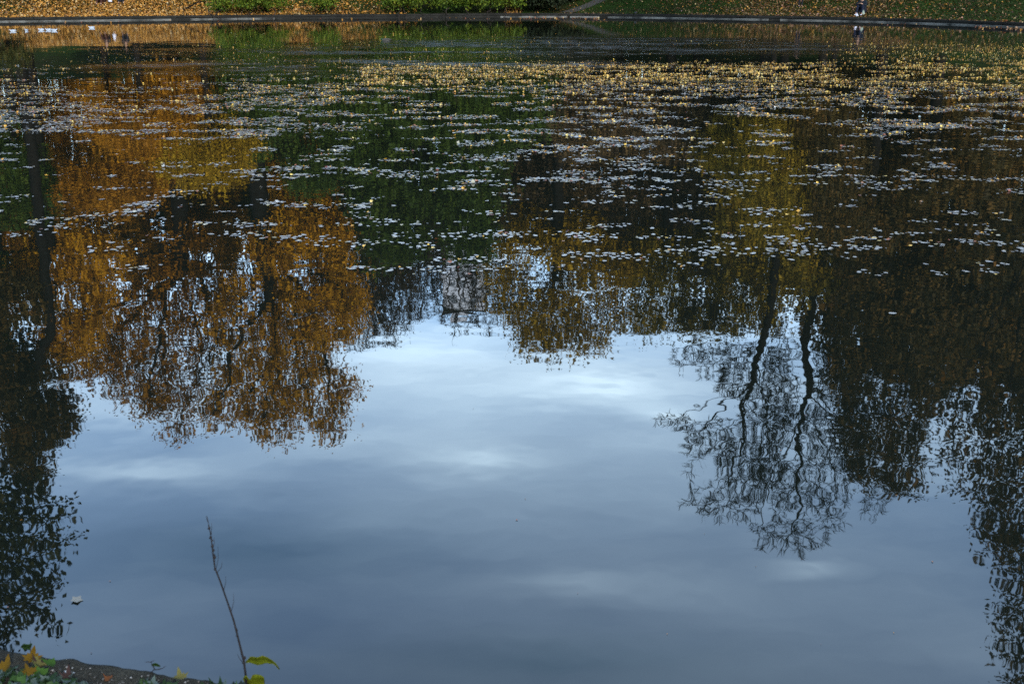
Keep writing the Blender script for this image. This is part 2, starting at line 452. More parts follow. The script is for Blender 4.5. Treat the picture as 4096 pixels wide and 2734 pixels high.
def E(X, Y, rX, rY, D, rD=None):
    """ellipsoid whose mirror image is centred on X,Y with half-sizes rX,rY in photo pixels, at depth D"""
    c_ = T(X, Y, D); a_ = T(X+rX, Y, D)-c_; b_ = T(X, Y+rY, D)-c_
    rx = abs(a_.x); rz = abs(b_.z)
    return (c_.x, c_.y, c_.z, rx, rD if rD else min(rx, rz)*.9+.5, rz)
def bx(X, D):                      # ground point under photo column X at depth D
    return (T(X, 300, D).x, D, 0)

# big orange trees on the left
D = 92
tree('orange_tree', 'tallest orange autumn tree with a forked dark trunk left of the open sky', 'tree', bx(985, D),
     [E(1150, 1400, 230, 230, D+1), E(1290, 1590, 130, 150, D-1), E(1010, 1560, 150, 200, D+3), E(1110, 1700, 110, 90, D), E(1330, 1740, 60, 60, D), E(1300, 1250, 190, 170, D-2),
      E(1030, 1250, 230, 180, D+2), E(1200, 1000, 200, 180, D), E(1400, 1560, 110, 30, D), E(860, 1650, 80, 110, D+2), E(1330, 1660, 70, 120, D)],
     ORANGE, 1500, 1.0, 1.4, r_tip=.04, r_trunk=.85, nleaf=17, lsize=.34, spread=.62, seed=3)
D = 99
tree('orange_tree', 'broad rust orange tree with a rounded top rising behind the left slope', 'tree', bx(690, D),
     [E(640, 1480, 190, 200, D), E(480, 1430, 190, 160, D), E(700, 1720, 75, 95, D), E(600, 1630, 90, 90, D), E(580, 1230, 240, 180, D), E(330, 1400, 150, 150, D), E(800, 1300, 170, 200, D), E(750, 1050, 240, 150, D), E(330, 1180, 150, 130, D), E(250, 1520, 70, 50, D)],
     RUST, 1500, 1.05, 1.5, r_tip=.04, r_trunk=.8, nleaf=16, lsize=.36, spread=.65, seed=4)
D = 88
tree('orange_tree', 'bright orange tree standing behind the dark conifer at the left', 'tree', bx(120, D),
     [E(120, 1080, 190, 130, D), E(280, 1260, 150, 170, D), E(200, 1430, 120, 110, D), E(60, 1000, 150, 100, D), E(-120, 1100, 170, 150, D), E(350, 1050, 150, 120, D)],
     ORANGE, 900, 1.0, 1.4, r_trunk=.55, nleaf=20, lsize=.36, spread=.6, seed=5)
D = 95
tree('orange_tree', 'golden orange tree between the forked tree and the bare grey trees', 'tree', bx(1330, D),
     [E(1330, 1150, 90, 150, D), E(1250, 950, 150, 130, D), E(1380, 1230, 90, 80, D), E(1180, 800, 150, 110, D)],
     ORANGE, 700, .9, 1.2, r_trunk=.4, nleaf=26, lsize=.34, spread=.6, seed=6)
D = 86
for k, (x, y, rx, ry, s, lb) in enumerate([(560, 480, 210, 160, 7, 'small low orange tree above the leaf covered slope'), (820, 640, 170, 130, 8, 'middle sized ochre tree under the tallest orange tree'), (430, 760, 200, 130, 9, 'olive and ochre tree below the rust orange tree')]):
    tree('orange_tree', lb, 'tree', bx(x, D+k), [E(x, y, rx, ry, D+k), E(x+rx*.5, y-ry*.5, rx*.7, ry*.7, D+k), E(x-rx*.6, y+ry*.1, rx*.6, ry*.7, D+k)],
         (RUST, GOLD, RUST)[k], 420, .8, 1.1, r_trunk=.28, nleaf=30, lsize=.3, spread=.6, seed=s)
# dark conifer-like trees at the far left
D = 84
tree('tall_conifer', 'narrow dark olive evergreen column at the left edge', 'tree', bx(90, D),
     [E(105, 1820, 85, 150, D), E(110, 1640, 120, 150, D), E(150, 1720, 150, 90, D), E(60, 1520, 130, 110, D), E(-20, 1250, 70, 150, D), E(240, 1660, 80, 90, D)],
     DARKR, 900, .7, .95, r_trunk=.45, nleaf=34, lsize=.3, spread=.5, seed=10)
D = 87
tree('tall_conifer', 'shorter green evergreen beside the narrow dark column', 'tree', bx(40, D),
     [E(-120, 1300, 130, 250, D), E(-20, 1480, 110, 120, D), E(30, 800, 100, 150, D), E(0, 600, 130, 160, D), E(140, 760, 90, 150, D), E(10, 1050, 60, 120, D), E(20, 1250, 70, 130, D), E(60, 1420, 110, 110, D)],
     GREEN, 700, .8, 1.1, r_trunk=.4, nleaf=34, lsize=.3, spread=.55, seed=12)
# green trees in the middle
for k, (x, ytop, w, D, s, lb) in enumerate([
        (1000, 640, 150, 90, 20, 'dark green tree left of the middle behind the waterside shrubs'),
        (1260, 760, 170, 92, 21, 'green spreading yew behind the second waterside shrub'),
        (1560, 1040, 210, 91, 22, 'tallest green yew behind the middle of the pond'),
        (1880, 1040, 170, 90, 23, 'light green yew directly left of the grey tower'),
        (2080, 560, 150, 90, 24, 'dark green yew above the shaded path')]):
    el = []
    y = ytop
    for q in range(6):
        yy = ytop-(q+.5)*(ytop-170)/6; el.append(E(x+random.uniform(-20, 20), yy, w*(.55+.45*min(1, (q+.6)/2.5)), (ytop-170)/6*.8, D))
    tree('yew_tree', lb, 'tree', bx(x, D), el, GREEN, 900, .75, 1.0, r_trunk=.35, nleaf=30, lsize=.28, spread=.5, seed=s)
# bare grey-brown trees before the tower
for k, (x, ytop, w, D, s, lb) in enumerate([
        (1430, 1400, 130, 112, 30, 'bare grey brown tree next to the golden orange tree'),
        (1560, 1385, 120, 110, 31, 'bare brown tree with a few rusty leaves at its top'),
        (1680, 1290, 110, 114, 32, 'lower bare grey tree left of the tower'),
        (1830, 1350, 110, 104, 33, 'thin bare tree standing in front of the grey tower'),
        (1950, 1370, 70, 108, 34, 'slender bare tree at the right side of the grey tower')]):
    el = [E(x, ytop-110, w*.8, 100, D), E(x-w*.4, ytop-230, w*.8, 120, D), E(x+w*.4, ytop-260, w*.8, 120, D), E(x, ytop-400, w, 130, D)]
    tree('bare_tree', lb, 'tree', bx(x, D), el, BROWN if k < 3 else None, 1300 if k < 3 else 1000, .8, .9, r_tip=.022, r_trunk=.38, nleaf=15, lsize=.22, spread=.6, seed=s, bare=True, twigs=10 if k < 3 else 11, bark=TWIG, trop=(0, 0, .25), jit=.2)
# orange group right of the tower
D = 95
tree('orange_tree', 'rounded golden brown tree right of the grey tower', 'tree', bx(2240, D),
     [E(2150, 1320, 120, 100, D), E(2330, 1350, 130, 90, D), E(2050, 1190, 110, 110, D), E(1990, 1090, 60, 130, D), E(2060, 980, 90, 110, D), E(2250, 1200, 180, 120, D), E(2440, 1270, 90, 100, D), E(2230, 1000, 220, 130, D), E(2420, 1080, 140, 110, D), E(2200, 1400, 100, 45, D), E(2380, 1400, 90, 45, D)],
     GOLD, 1100, .95, 1.3, r_trunk=.55, nleaf=20, lsize=.34, spread=.6, seed=40)
D = 98
tree('olive_tree', 'olive gold tree right of the rounded golden tree', 'tree', bx(2680, D),
     [E(2600, 1230, 120, 130, D), E(2760, 1230, 150, 120, D), E(2650, 1050, 200, 130, D), E(2880, 1250, 130, 105, D), E(2850, 1060, 150, 130, D)],
     OLIVE, 900, .95, 1.3, r_trunk=.5, nleaf=24, lsize=.36, spread=.65, seed=41)
D = 89
tree('olive_tree', 'olive gold tree whose crown fills behind the two bare trunks', 'tree', bx(3050, D),
     [E(3060, 1200, 150, 120, D), E(3020, 1000, 180, 130, D), E(3200, 1050, 150, 140, D), E(3080, 780, 170, 150, D), E(2950, 600, 160, 150, D), E(3150, 520, 160, 150, D)],
     OLIVE, 900, .95, 1.3, r_trunk=.5, nleaf=24, lsize=.36, spread=.65, seed=42)
for k, (x, y, rx, ry, D, s, lb) in enumerate([
        (2180, 800, 170, 190, 100, 43, 'brown half bare tree under the rounded golden tree'),
        (2480, 820, 190, 200, 102, 44, 'dusky brown tree with thin foliage in the middle right'),
        (2780, 800, 180, 190, 101, 45, 'dark brown tree below the olive gold trees'),
        (2350, 500, 200, 150, 92, 46, 'low brown tree on the slope behind the lawn'),
        (2680, 500, 200, 150, 93, 47, 'low dark tree above the brown leaf strewn lawn')]):
    tree('brown_tree', lb, 'tree', bx(x, D), [E(x, y, rx, ry, D), E(x-rx*.6, y-ry*.5, rx*.7, ry*.6, D), E(x+rx*.6, y-ry*.4, rx*.7, ry*.6, D)],
         BROWN, 520, .95, 1.25, r_trunk=.35, nleaf=16 if k < 3 else 26, lsize=.3, spread=.65, seed=s)
for k, (x, y, rx, ry, D, s, lb) in enumerate([
        (3090, 760, 130, 230, 82, 48, 'slender olive tree hiding the foot of the leaning bare tree'),
        (3330, 720, 140, 260, 82, 49, 'olive brown tree hiding the foot of the tallest bare tree')]):
    tree('olive_tree', lb, 'tree', bx(x, D+1), [E(x, y, rx, ry, D), E(x-40, y-ry*.8, rx*.9, ry*.5, D), E(x+50, y+ry*.6, rx*.6, ry*.5, D)],
         OLIVE if k == 0 else DARKR, 700, .7, .9, r_trunk=.22, nleaf=14, lsize=.26, spread=.5, seed=s)
# two great bare trees on the right bank
D = 86
def tp(pts, D, n=10):
    P_ = [T(x, y, D) for x, y in pts]; out = []
    for a_, b_ in zip(P_[:-1], P_[1:]):
        for q in range(n): out.append(tuple(a_.lerp(b_, q/n)+Vector((random.uniform(-.08, .08), random.uniform(-.15, .15), 0))))
    out.append(tuple(P_[-1])); return out
b1 = bx(3130, D); z1 = gz(b1[0], b1[1])
tr1 = [(b1[0], b1[1], z1-.2), (b1[0], b1[1], z1+1)] + tp([(3150, 400), (3125, 800), (3100, 1080), (3080, 1250), (3030, 1440)], D, 5)
tree('bare_tree', 'leaning great bare tree whose twiggy crown spreads left over the open sky', 'tree', (b1[0], b1[1], z1-.2),
     [E(2780, 1060, 200, 35, D), E(2960, 1150, 90, 60, D), E(2860, 1430, 200, 70, D), E(3000, 1500, 150, 120, D), E(2900, 1760, 190, 90, D), E(2700, 1690, 90, 35, D, 2), E(3000, 1850, 140, 120, D), E(2850, 2010, 140, 60, D), E(2970, 2030, 80, 50, D), E(3050, 1650, 120, 150, D), E(2830, 1250, 150, 60, D), E(2950, 1900, 90, 90, D)],
     None, 2600, .6, .7, r_tip=.016, r_trunk=.36, seed=50, bare=True, twigs=10, trunkpts=tr1, jit=.3, bark=BARK)
b2 = bx(3285, D+1); z2 = gz(b2[0], b2[1])
tr2 = [(b2[0], b2[1], z2-.2), (b2[0], b2[1], z2+1)] + tp([(3290, 350), (3290, 800), (3280, 1100), (3235, 1280), (3215, 1400), (3235, 1560)], D+2, 5)
tree('bare_tree', 'tallest bare tree with a fan shaped top beside the dark leafy trees', 'tree', (b2[0], b2[1], z2-.2),
     [E(3150, 2150, 180, 75, D+2), E(3250, 1930, 170, 100, D+2), E(3090, 1900, 110, 100, D+2), E(3330, 1750, 150, 140, D+2), E(3150, 1650, 110, 160, D+2), E(3350, 1500, 150, 140, D+2), E(3130, 1400, 90, 120, D+2), E(3330, 2080, 50, 60, D+2), E(3500, 2000, 60, 70, D+2)],
     None, 2600, .6, .7, r_tip=.016, r_trunk=.38, seed=51, bare=True, twigs=10, trunkpts=tr2, jit=.3, bark=BARK)
# dark leafy trees on the right
D = 86
tree('dark_tree', 'dark leafy tree directly right of the tallest bare tree', 'tree', bx(3520, D),
     [E(3480, 1750, 140, 200, D), E(3600, 1880, 110, 110, D), E(3430, 1450, 150, 200, D), E(3640, 1600, 120, 200, D), E(3560, 1200, 220, 180, D), E(3440, 950, 150, 180, D), E(3650, 1980, 50, 45, D)],
     DARKR, 1300, .75, 1.05, r_trunk=.5, nleaf=20, lsize=.3, spread=.5, seed=60)
D = 88
tree('dark_tree', 'dark olive tree standing further back behind the right lawn', 'tree', bx(3750, D),
     [E(3700, 1250, 200, 220, D), E(3850, 1000, 220, 220, D), E(3600, 800, 200, 200, D), E(3950, 1300, 200, 250, D), E(3800, 650, 220, 180, D)],
     DARKR, 900, 1.0, 1.3, r_trunk=.5, nleaf=34, lsize=.36, spread=.7, seed=61)
D = 48
tree('dark_tree', 'tall dark russet tree at the right edge with a stepped outline', 'tree', bx(4250, D),
     [E(3840, 1640, 110, 150, D), E(3800, 1400, 110, 150, D), E(3900, 1850, 130, 130, D), E(4050, 2050, 140, 180, D), E(4100, 1650, 200, 250, D), E(4250, 1900, 200, 300, D), E(3960, 1500, 130, 200, D), E(4150, 1250, 220, 250, D), E(4000, 2150, 90, 70, D), E(4250, 900, 250, 250, D)],
     DARKR, 1900, .6, .8, r_trunk=.45, nleaf=30, lsize=.24, spread=.42, seed=62)
D = 30
tree('dark_tree', 'nearest dark tree hanging over the water at the right edge', 'tree', bx(4560, D),
     [E(4040, 2480, 75, 70, D), E(4050, 2640, 60, 110, D), E(4090, 2420, 90, 120, D), E(4030, 2180, 110, 80, D), E(4120, 2330, 90, 90, D), E(4180, 2560, 100, 200, D), E(4250, 2350, 150, 150, D), E(4350, 2100, 200, 200, D), E(4020, 2250, 80, 30, D), E(4350, 2600, 150, 200, D), E(4200, 2850, 150, 150, D)],
     DARKR, 2200, .38, .5, r_tip=.012, r_trunk=.4, nleaf=26, lsize=.16, spread=.24, seed=63)
# overhanging tree at the near left
D = 19
tree('overhanging_tree', 'nearest dark green tree hanging over the water at the left edge', 'tree', (-15.5, 19.5, 0),
     [E(60, 2070, 140, 90, D), E(150, 2110, 140, 45, D), E(40, 2250, 140, 110, D), E(140, 2330, 100, 100, D), E(60, 2370, 150, 80, D), E(30, 1990, 140, 80, D), E(-20, 2150, 120, 120, D), E(290, 2010, 35, 30, D, .4), E(270, 2180, 55, 50, D), E(60, 2430, 110, 60, D), E(170, 2400, 70, 60, D), E(10, 2560, 50, 70, D), E(268, 2535, 32, 42, D, .4), E(-150, 2200, 180, 200, D), E(-200, 2500, 180, 200, D), E(-300, 1900, 200, 250, D)],
     DARK, 3000, .26, .34, r_tip=.008, r_trunk=.32, nleaf=22, lsize=.12, spread=.15, seed=64, trop=(0, 0, -.05))

# ------------------------------------------------------------------ far-off wood that closes the view under the crowns
def woods(label, leaf, X0, X1, D, ytop, n, size, seed):
    r = np.random.default_rng(seed); pts = []
    nb = int((X1-X0)/30); NL_ = 8
    for q in range(nb):
        X = X0+(X1-X0)*(q+r.random())/nb; d = D+r.random()*14
        yt = np.interp(X, [a[0] for a in ytop], [a[1] for a in ytop])*(.86+.22*r.random())
        top = T(X, yt, d).z; g0 = gz(T(X, 300, d).x, d); hgt_ = max(top-g0, 2)
        for lv_ in range(NL_):
            c_ = np.array((T(X, 300, d).x+r.normal()*.8, d+r.normal(), g0+hgt_*(.02+.13*lv_)))
            k = n//(nb*NL_); v = r.normal(size=(k, 3)); v /= np.linalg.norm(v, axis=1, keepdims=True)
            pts.append(c_+v*(r.random((k, 1))**.3)*np.array((2.0, 2.0, hgt_*.12))*(1.25-.07*lv_))
    P = np.concatenate(pts)
    tag(link('woodland', fastmesh('woodland', leaf_quads(P, size, r), 4, leaf)), label, 'woodland', kind='stuff')
woods('rust brown woodland massed behind the orange slope', RUST, -900, 1250, 112, [(-900, 1150), (300, 1120), (1000, 1080), (1250, 700)], 130000, .6, 301)
woods('grey brown woodland massed behind the bare trees by the tower', BROWN, 1330, 1760, 118, [(1330, 1180), (1500, 1240), (1760, 1140)], 26000, .4, 305)
woods('dark green woodland massed behind the yews', DARK, 600, 2200, 116, [(600, 850), (1300, 950), (1700, 1000), (2200, 900)], 110000, .6, 302)
woods('dusky brown woodland massed behind the right lawn', BROWN, 2000, 3400, 114, [(2000, 850), (2300, 1080), (2800, 1150), (3400, 1150)], 110000, .6, 303)
woods('dark woodland massed behind the trees at the right', DARKR, 3200, 5200, 100, [(3200, 1200), (3500, 1400), (4100, 1600), (5200, 1800)], 190000, .6, 304)

# ------------------------------------------------------------------ waterside shrubs
def shrub(name, label, cat, Xs, D, leaf, n=700, lsize=.16, over=.5, seed=0, h=2.6, dead=0):
    """Xs: list of (X centre, half width px, height m) lobes in photo columns"""
    r = np.random.default_rng(seed); random.seed(seed)
    ex = []
    for (X, w, hh_) in Xs:
        Yw = np.interp(X, [a[0] for a in far], [a[1] for a in far]); p = W(X, Yw)
        rx = w/F*D*1.0
        ex.append((p.x, p.y+1.3*D/85, .2+hh_*.5, rx, 1.7, hh_*.55))
        ex.append((p.x+r.normal()*.3, p.y+.1-over*.4, .45, rx*.8, .9, .45))
    bp_ = (ex[0][0], ex[0][1]+1.2, 0)
    t = tree(name, label, cat, bp_, ex, leaf, n, .3, .42, r_tip=.01, r_trunk=.16, nleaf=26, lsize=lsize, spread=.24, seed=seed, jit=.35)
    for q in range(dead):
        X = Xs[q % len(Xs)][0]+random.uniform(-40, 40); Yw = np.interp(X, [a[0] for a in far], [a[1] for a in far]); p = W(X, Yw)
        pts = [Vector((p.x, p.y+.7, .7))]
        for s in range(5): pts.append(pts[-1]+Vector((random.uniform(-.3, .3), -.28, -.17+random.uniform(-.08, .08))))
        Vs, Fs = tube(pts, [.035, .03, .025, .02, .015, .008], 5)
        for s in (2, 3, 4):
            e = pts[s]+Vector((random.uniform(-.6, .6), -.2, random.uniform(-.25, .2))); tube([pts[s], pts[s].lerp(e, .5)+Vector((0, 0, .05)), e], [.014, .01, .004], 4, Vs, Fs)
        obj('dead_branch', Vs, Fs, TWIG, t, True)
    return t
shrub('waterside_shrub', 'dark green feathery shrub leaning over the wall beside the orange slope', 'shrub', [(840, 36, .9), (900, 60, 2.0), (980, 60, 2.4)], 77, SHRUB, 650, seed=71, dead=3)
shrub('waterside_shrub', 'green feathery shrub joined to the right of the leaning dark one', 'shrub', [(1040, 60, 2.2), (1095, 38, 1.7)], 78, SHRUB, 450, seed=72, dead=2)
shrub('waterside_shrub', 'small dark upright shrub standing alone on brown leaf litter', 'shrub', [(1265, 34, 1.6), (1310, 30, 2.2)], 80, SHRUB, 300, seed=73)
shrub('waterside_shrub', 'wide bright green shrub hanging down to the water in the middle', 'shrub', [(1570, 62, 2.0), (1660, 70, 2.4), (1760, 70, 2.6)], 81, SHRUB, 800, seed=74, dead=4)
shrub('waterside_shrub', 'large yellow green shrub at the edge of the dark hollow', 'shrub', [(1870, 75, 2.6), (1970, 75, 2.6), (2060, 60, 2.0)], 82, SHRUB, 800, seed=75, dead=3)
shrub('evergreen_shrub', 'black green thicket standing for the shade in the dark hollow beside the pale path', 'shrub', [(2150, 55, 3.2), (2225, 45, 3.4)], 85, SHADEG, 700, lsize=.2, seed=76, over=-1.2)
sx_ = G(2330, 20)
tree('evergreen_shrub', 'bush in the black green of the hollow shade behind the top of the pale path', 'shrub', (sx_.x+.2, sx_.y+3.5, 0), [(sx_.x-.2, sx_.y+3.4, 2.8, 2.6, 1.5, 2.2), (sx_.x-2.4, sx_.y+2.5, 2.4, 2.0, 1.5, 2.2)], SHADEG, 500, .35, .5, r_tip=.01, r_trunk=.15, nleaf=26, lsize=.24, spread=.3, seed=77)
el = []  # low thicket added over the lit slope to stand for the hollow's shade
for (X, Y, s_, hh_) in [(2160, 52, .9, 1.2), (2205, 50, .8, 1.0), (2240, 42, .8, 1.0), (2275, 32, .8, 1.1), (2305, 18, .8, 1.2), (2340, 4, .8, 1.3), (2170, 20, 1.6, 2.0), (2240, 8, 1.5, 2.0)]:
    q = G(X, Y); el.append((q.x-.75, q.y+.5, q.z+hh_*.5, s_*1.35, .8, hh_*.85))
q = G(2230, 30)
tree('evergreen_shrub', 'low black green thicket added as the shade of the hollow left of the pale path', 'shrub', (q.x, q.y+1, 0), el, SHADEG, 1700, .26, .36, r_tip=.01, r_trunk=.12, nleaf=30, lsize=.18, spread=.22, seed=79)
sx_ = G(30, 10)
tree('evergreen_shrub', 'dark shrub at the top left corner above the orange leaves', 'shrub', (sx_.x-1.0, sx_.y+1.0, 0), [(sx_.x-.9, sx_.y+.8, sx_.z+1.3, 1.6, 1.2, 1.2)], DARK, 260, .3, .42, r_tip=.01, r_trunk=.12, nleaf=26, lsize=.2, spread=.25, seed=78)

# ------------------------------------------------------------------ pale path climbing the slope
PATH = plain('path_gravel', (0.035, 0.031, 0.028), (0.0175, 0.016, 0.015), 5, .9, .01, 30)
Vs, Fs = [], []
ctr = [G(2268, 52), G(2300, 42), G(2345, 27), G(2388, 8)]
dlast = (ctr[-1]-ctr[-2]); p_ = ctr[-1].copy()
for q in range(14): p_ = p_+dlast*.5; ctr.append(p_.copy())
for i, p in enumerate(ctr):
    d = (ctr[min(i+1, len(ctr)-1)]-ctr[max(i-1, 0)]); s = Vector((-d.y, d.x, 0)).normalized()
    for u in (-1.0, -.5, 0, .5, 1.0):
        q = p+s*u*.55; Vs.append((q.x, q.y, gz(q.x, q.y)+.035))
for i in range(len(ctr)-1):
    for u in range(4): Fs.append((i*5+u, i*5+u+1, i*5+u+6, i*5+u+5))
tag(obj('path', Vs, Fs, PATH), 'pale gravel path climbing the slope out of the dark hollow', 'path', kind='structure')

# ------------------------------------------------------------------ leaf shapes
def lobed(n_lobes=5, pts=20, depth=.28, r=1.0, stem=True, seed=0, cup=.15, serr=0.0, long=1.0):
    rnd = random.Random(seed); out = []
    for i in range(pts):
        a = 2*PI*i/pts
        rr_ = r*(1-depth*.5+depth*.5*math.cos(n_lobes*a))*(1+serr*((i % 2)-.5))*(1+rnd.uniform(-.06, .06))
        x, y = rr_*math.sin(a)*.9, rr_*math.cos(a)*long
        out.append((x, y, 0))
    return out
def leaf_mesh_data(shape, curl, seed):
    """a fan of quads with a mid ring, bent; returns verts, tri faces"""
    rnd = random.Random(seed); a, b_ = rnd.uniform(-1, 1), rnd.uniform(-1, 1); ph = rnd.uniform(0, 2*PI)
    def z(x, y): 
        r2 = x*x+y*y; return curl*(r2*.5+.35*r2*math.sin(2*math.atan2(y, x)+ph)+.10*a*x+.1*b_*y)
    V_ = [(0, 0, z(0, 0))]; n = len(shape)
    for (x, y, _) in shape: V_.append((x*.55, y*.55, z(x*.55, y*.55)))
    for (x, y, _) in shape: V_.append((x, y, z(x, y)))
    F_ = []
    for i in range(n):
        j = (i+1) % n
        F_.append((0, 1+j, 1+i)); F_.append((1+i, 1+j, 1+n+j)); F_.append((1+i, 1+n+j, 1+n+i))
    return np.array(V_), np.array(F_)
def scatter(name, shapes, P, size, tilt, mats, midx, r, yaw=None, aim=None):
    """many leaves in one mesh: shapes = list of (verts, tris)"""
    n = len(P); VV = []; FF = []; MI = []; off = 0
    which = r.integers(0, len(shapes), n)
    for s in range(len(shapes)):
        sel = np.nonzero(which == s)[0]; k = len(sel)
        if k == 0: continue
        v0, f0 = shapes[s]
        ya = r.random(k)*2*PI; c_, s_ = np.cos(ya), np.sin(ya)
        R1 = np.zeros((k, 3, 3)); R1[:, 0, 0] = c_; R1[:, 0, 1] = -s_; R1[:, 1, 0] = s_; R1[:, 1, 1] = c_; R1[:, 2, 2] = 1
        t = tilt[sel]; ax = r.random(k)*2*PI; kx, ky = np.cos(ax), np.sin(ax); ct, st = np.cos(t), np.sin(t)
        R2 = np.zeros((k, 3, 3))
        R2[:, 0, 0] = ct+kx*kx*(1-ct); R2[:, 0, 1] = kx*ky*(1-ct); R2[:, 0, 2] = ky*st
        R2[:, 1, 0] = kx*ky*(1-ct); R2[:, 1, 1] = ct+ky*ky*(1-ct); R2[:, 1, 2] = -kx*st
        R2[:, 2, 0] = -ky*st; R2[:, 2, 1] = kx*st; R2[:, 2, 2] = ct
        Rm = np.einsum('nij,njk->nik', R2, R1)
        w = np.einsum('nij,vj->nvi', Rm, v0)*size[sel][:, None, None]
        zmin = w[:, :, 2].min(1); w[:, :, 2] -= zmin[:, None]
        w += P[sel][:, None, :]
        nv = len(v0)
        VV.append(w.reshape(-1, 3)); FF.append((np.arange(k)[:, None, None]*nv+f0[None]).reshape(-1, 3)+off); MI.append(np.repeat(midx[sel], len(f0)))
        off += k*nv
    return fastmesh_idx(name, np.concatenate(VV), np.concatenate(FF), None, True, mats=mats, midx=np.concatenate(MI))
def wetleaf(name, stops, rough=.35, spec=.5):
    m, nt, b = M(name); g = nt.nodes.new('ShaderNodeNewGeometry')
    c = ramp(nt, g.outputs['Random Per Island'], stops)
    nz = ramp(nt, noise(nt, 60, 3), [(.35, (.6, .55, .5)), (.6, (1, 1, 1))])
    nt.links.new(mix(nt, 1.0, c, nz, 'MULTIPLY'), b.inputs['Base Color'])
    b.inputs['Roughness'].default_value = rough; b.inputs['Specular IOR Level'].default_value = spec
    return m
PALE = wetleaf('pale_leaf', [(0, (0.09715, 0.09715, 0.102)), (.45, (0.1506, 0.1555, 0.1632)), (.7, (0.1846, 0.1846, 0.1749)), (.85, (0.1651, 0.1409, 0.07286)), (1, (0.2331, 0.2283, 0.1943))], .38, .6)
YELL = wetleaf('yellow_leaf', [(0, (0.2344, 0.1004, 0.00837)), (.4, (0.3013, 0.159, 0.01256)), (.75, (0.3515, 0.226, 0.02511)), (1, (0.3348, 0.2678, 0.1004))], .5)
RED = wetleaf('russet_leaf', [(0, (0.0624, 0.01404, 0.00624)), (.5, (0.1248, 0.0351, 0.00936)), (1, (0.1326, 0.0702, 0.0312))], .5)
LEAFMATS = [PALE, YELL, RED]
flat_shapes = [leaf_mesh_data(lobed(5, 15, .38, seed=s), .045, s) for s in range(5)] + [leaf_mesh_data(lobed(2, 12, .15, seed=s+9, long=1.3), .05, s) for s in range(3)]
curl_shapes = [leaf_mesh_data(lobed(5, 15, .38, seed=s+20), .5, s+20) for s in range(6)] + [leaf_mesh_data(lobed(1, 12, .12, seed=s+30), .9, s+30) for s in range(2)]
simple = [leaf_mesh_data(lobed(3, 7, .3, seed=s+40), .5, s+40) for s in range(5)]
simple_flat = [leaf_mesh_data(lobed(3, 7, .3, seed=s+50), .12, s+50) for s in range(5)]

# ------------------------------------------------------------------ floating leaves
r = np.random.default_rng(5)
def dens(X, Y):
    """leaf cover of the pond surface by photo position (0..1)"""
    d = 0
    if Y > 1100: return 0
    d = np.interp(Y, [95, 125, 150, 250, 300, 350, 430, 560, 700, 850, 1000, 1080, 1110], [0, .02, .10, .12, .36, .52, .42, .32, .21, .13, .085, .05, 0])
    if Y < 330 and X < 1350: d *= np.interp(Y, [120, 180, 330], [.6, .75, .8])
    if 110 < Y < 330:
        if X > 3250: d = max(d, .9*np.interp(Y, [160, 185, 330], [0, 1, .45])*np.interp(X, [3250, 3500], [0, 1]))
        if 1450 < X < 3350: d = max(d, .9*np.interp(Y, [225+abs(X-2500)*.02, 250, 270, 330], [0, .5, 1, .7]))
    if Y < 200 and X < 1000+(200-Y)*0: d *= np.interp(Y, [140, 200], [0, 1])
    if 2100 < X < 3300 and Y < 225: d *= .25
    if X < 900 and 300 < Y < 1000: d *= .72
    return d
lv = np.array([1])
def vnoise(x, y, s, sd=0):
    xi, yi = math.floor(x/s), math.floor(y/s); fx, fy = x/s-xi, y/s-yi
    fx = fx*fx*(3-2*fx); fy = fy*fy*(3-2*fy)
    def h(a, b): 
        v = math.sin(a*127.1+b*311.7+sd*74.7)*43758.5453; return v-math.floor(v)
    return (h(xi, yi)*(1-fx)+h(xi+1, yi)*fx)*(1-fy)+(h(xi, yi+1)*(1-fx)+h(xi+1, yi+1)*fx)*fy
leaves = []          # (X, Y, size, curled, mat)
def yell_p(X, Y):
    p = np.interp(Y, [95, 150, 250, 330, 450, 600, 800, 1100], [.5, .45, .55, .34, .15, .07, .045, .04])
    if X > 3250 and Y < 350: p = .85
    if 1450 < X < 3350 and 230 < Y < 340: p = .74
    if X < 1300 and 200 < Y: p *= .7
    return p
# rafts: screen rows of leaves drifting together, laid out on the water plane
def raft(P, n, wx, wy, X, Y):
    pts = []
    for q in range(n):
        pts.append((P.x+r.normal()*wx, P.y+r.normal()*wy))
    return pts
cells = 0
y0, y1 = 7.6, 62
for _ in range(330000):
    # uniform in image rows so that far water is not over-sampled
    Y = 96+(1110-96)*r.random()**1.35; X = -100+4296*r.random()
    p = W(X, Y)
    if Y > 560 and vnoise(p.x*.6, p.y, .30, 21)*.55+vnoise(p.x*.6, p.y, .11, 22)*.25+vnoise(p.x*.4, p.y*1.5, 1.7, 23)*.3 < .97-.52*(dens(X, Y)**.5): continue
    if Y <= 560 and vnoise(p.x*.5, p.y, .42, 1)*.66+vnoise(p.x*.5, p.y, .16, 2)*.34+vnoise(p.x*.4, p.y*1.3, 2.6, 3)*.18 < .90-.52*(dens(X, Y)**.6): continue
    if r.random() > .10+.62*dens(X, Y): continue
    if Y > 600 and r.random() < .30: continue
    if Y > 250 and r.random() < (.22 if Y < 600 else .16):          # leaves that drifted together into a small raft
        w = r.uniform(.03, .075) if Y < 600 else r.uniform(.022, .05)
        for q in range(int(r.integers(4, 13))): leaves.append((X, Y, p.x+r.normal()*w*1.3, p.y+r.normal()*w))
    leaves.append((X, Y, p.x, p.y))
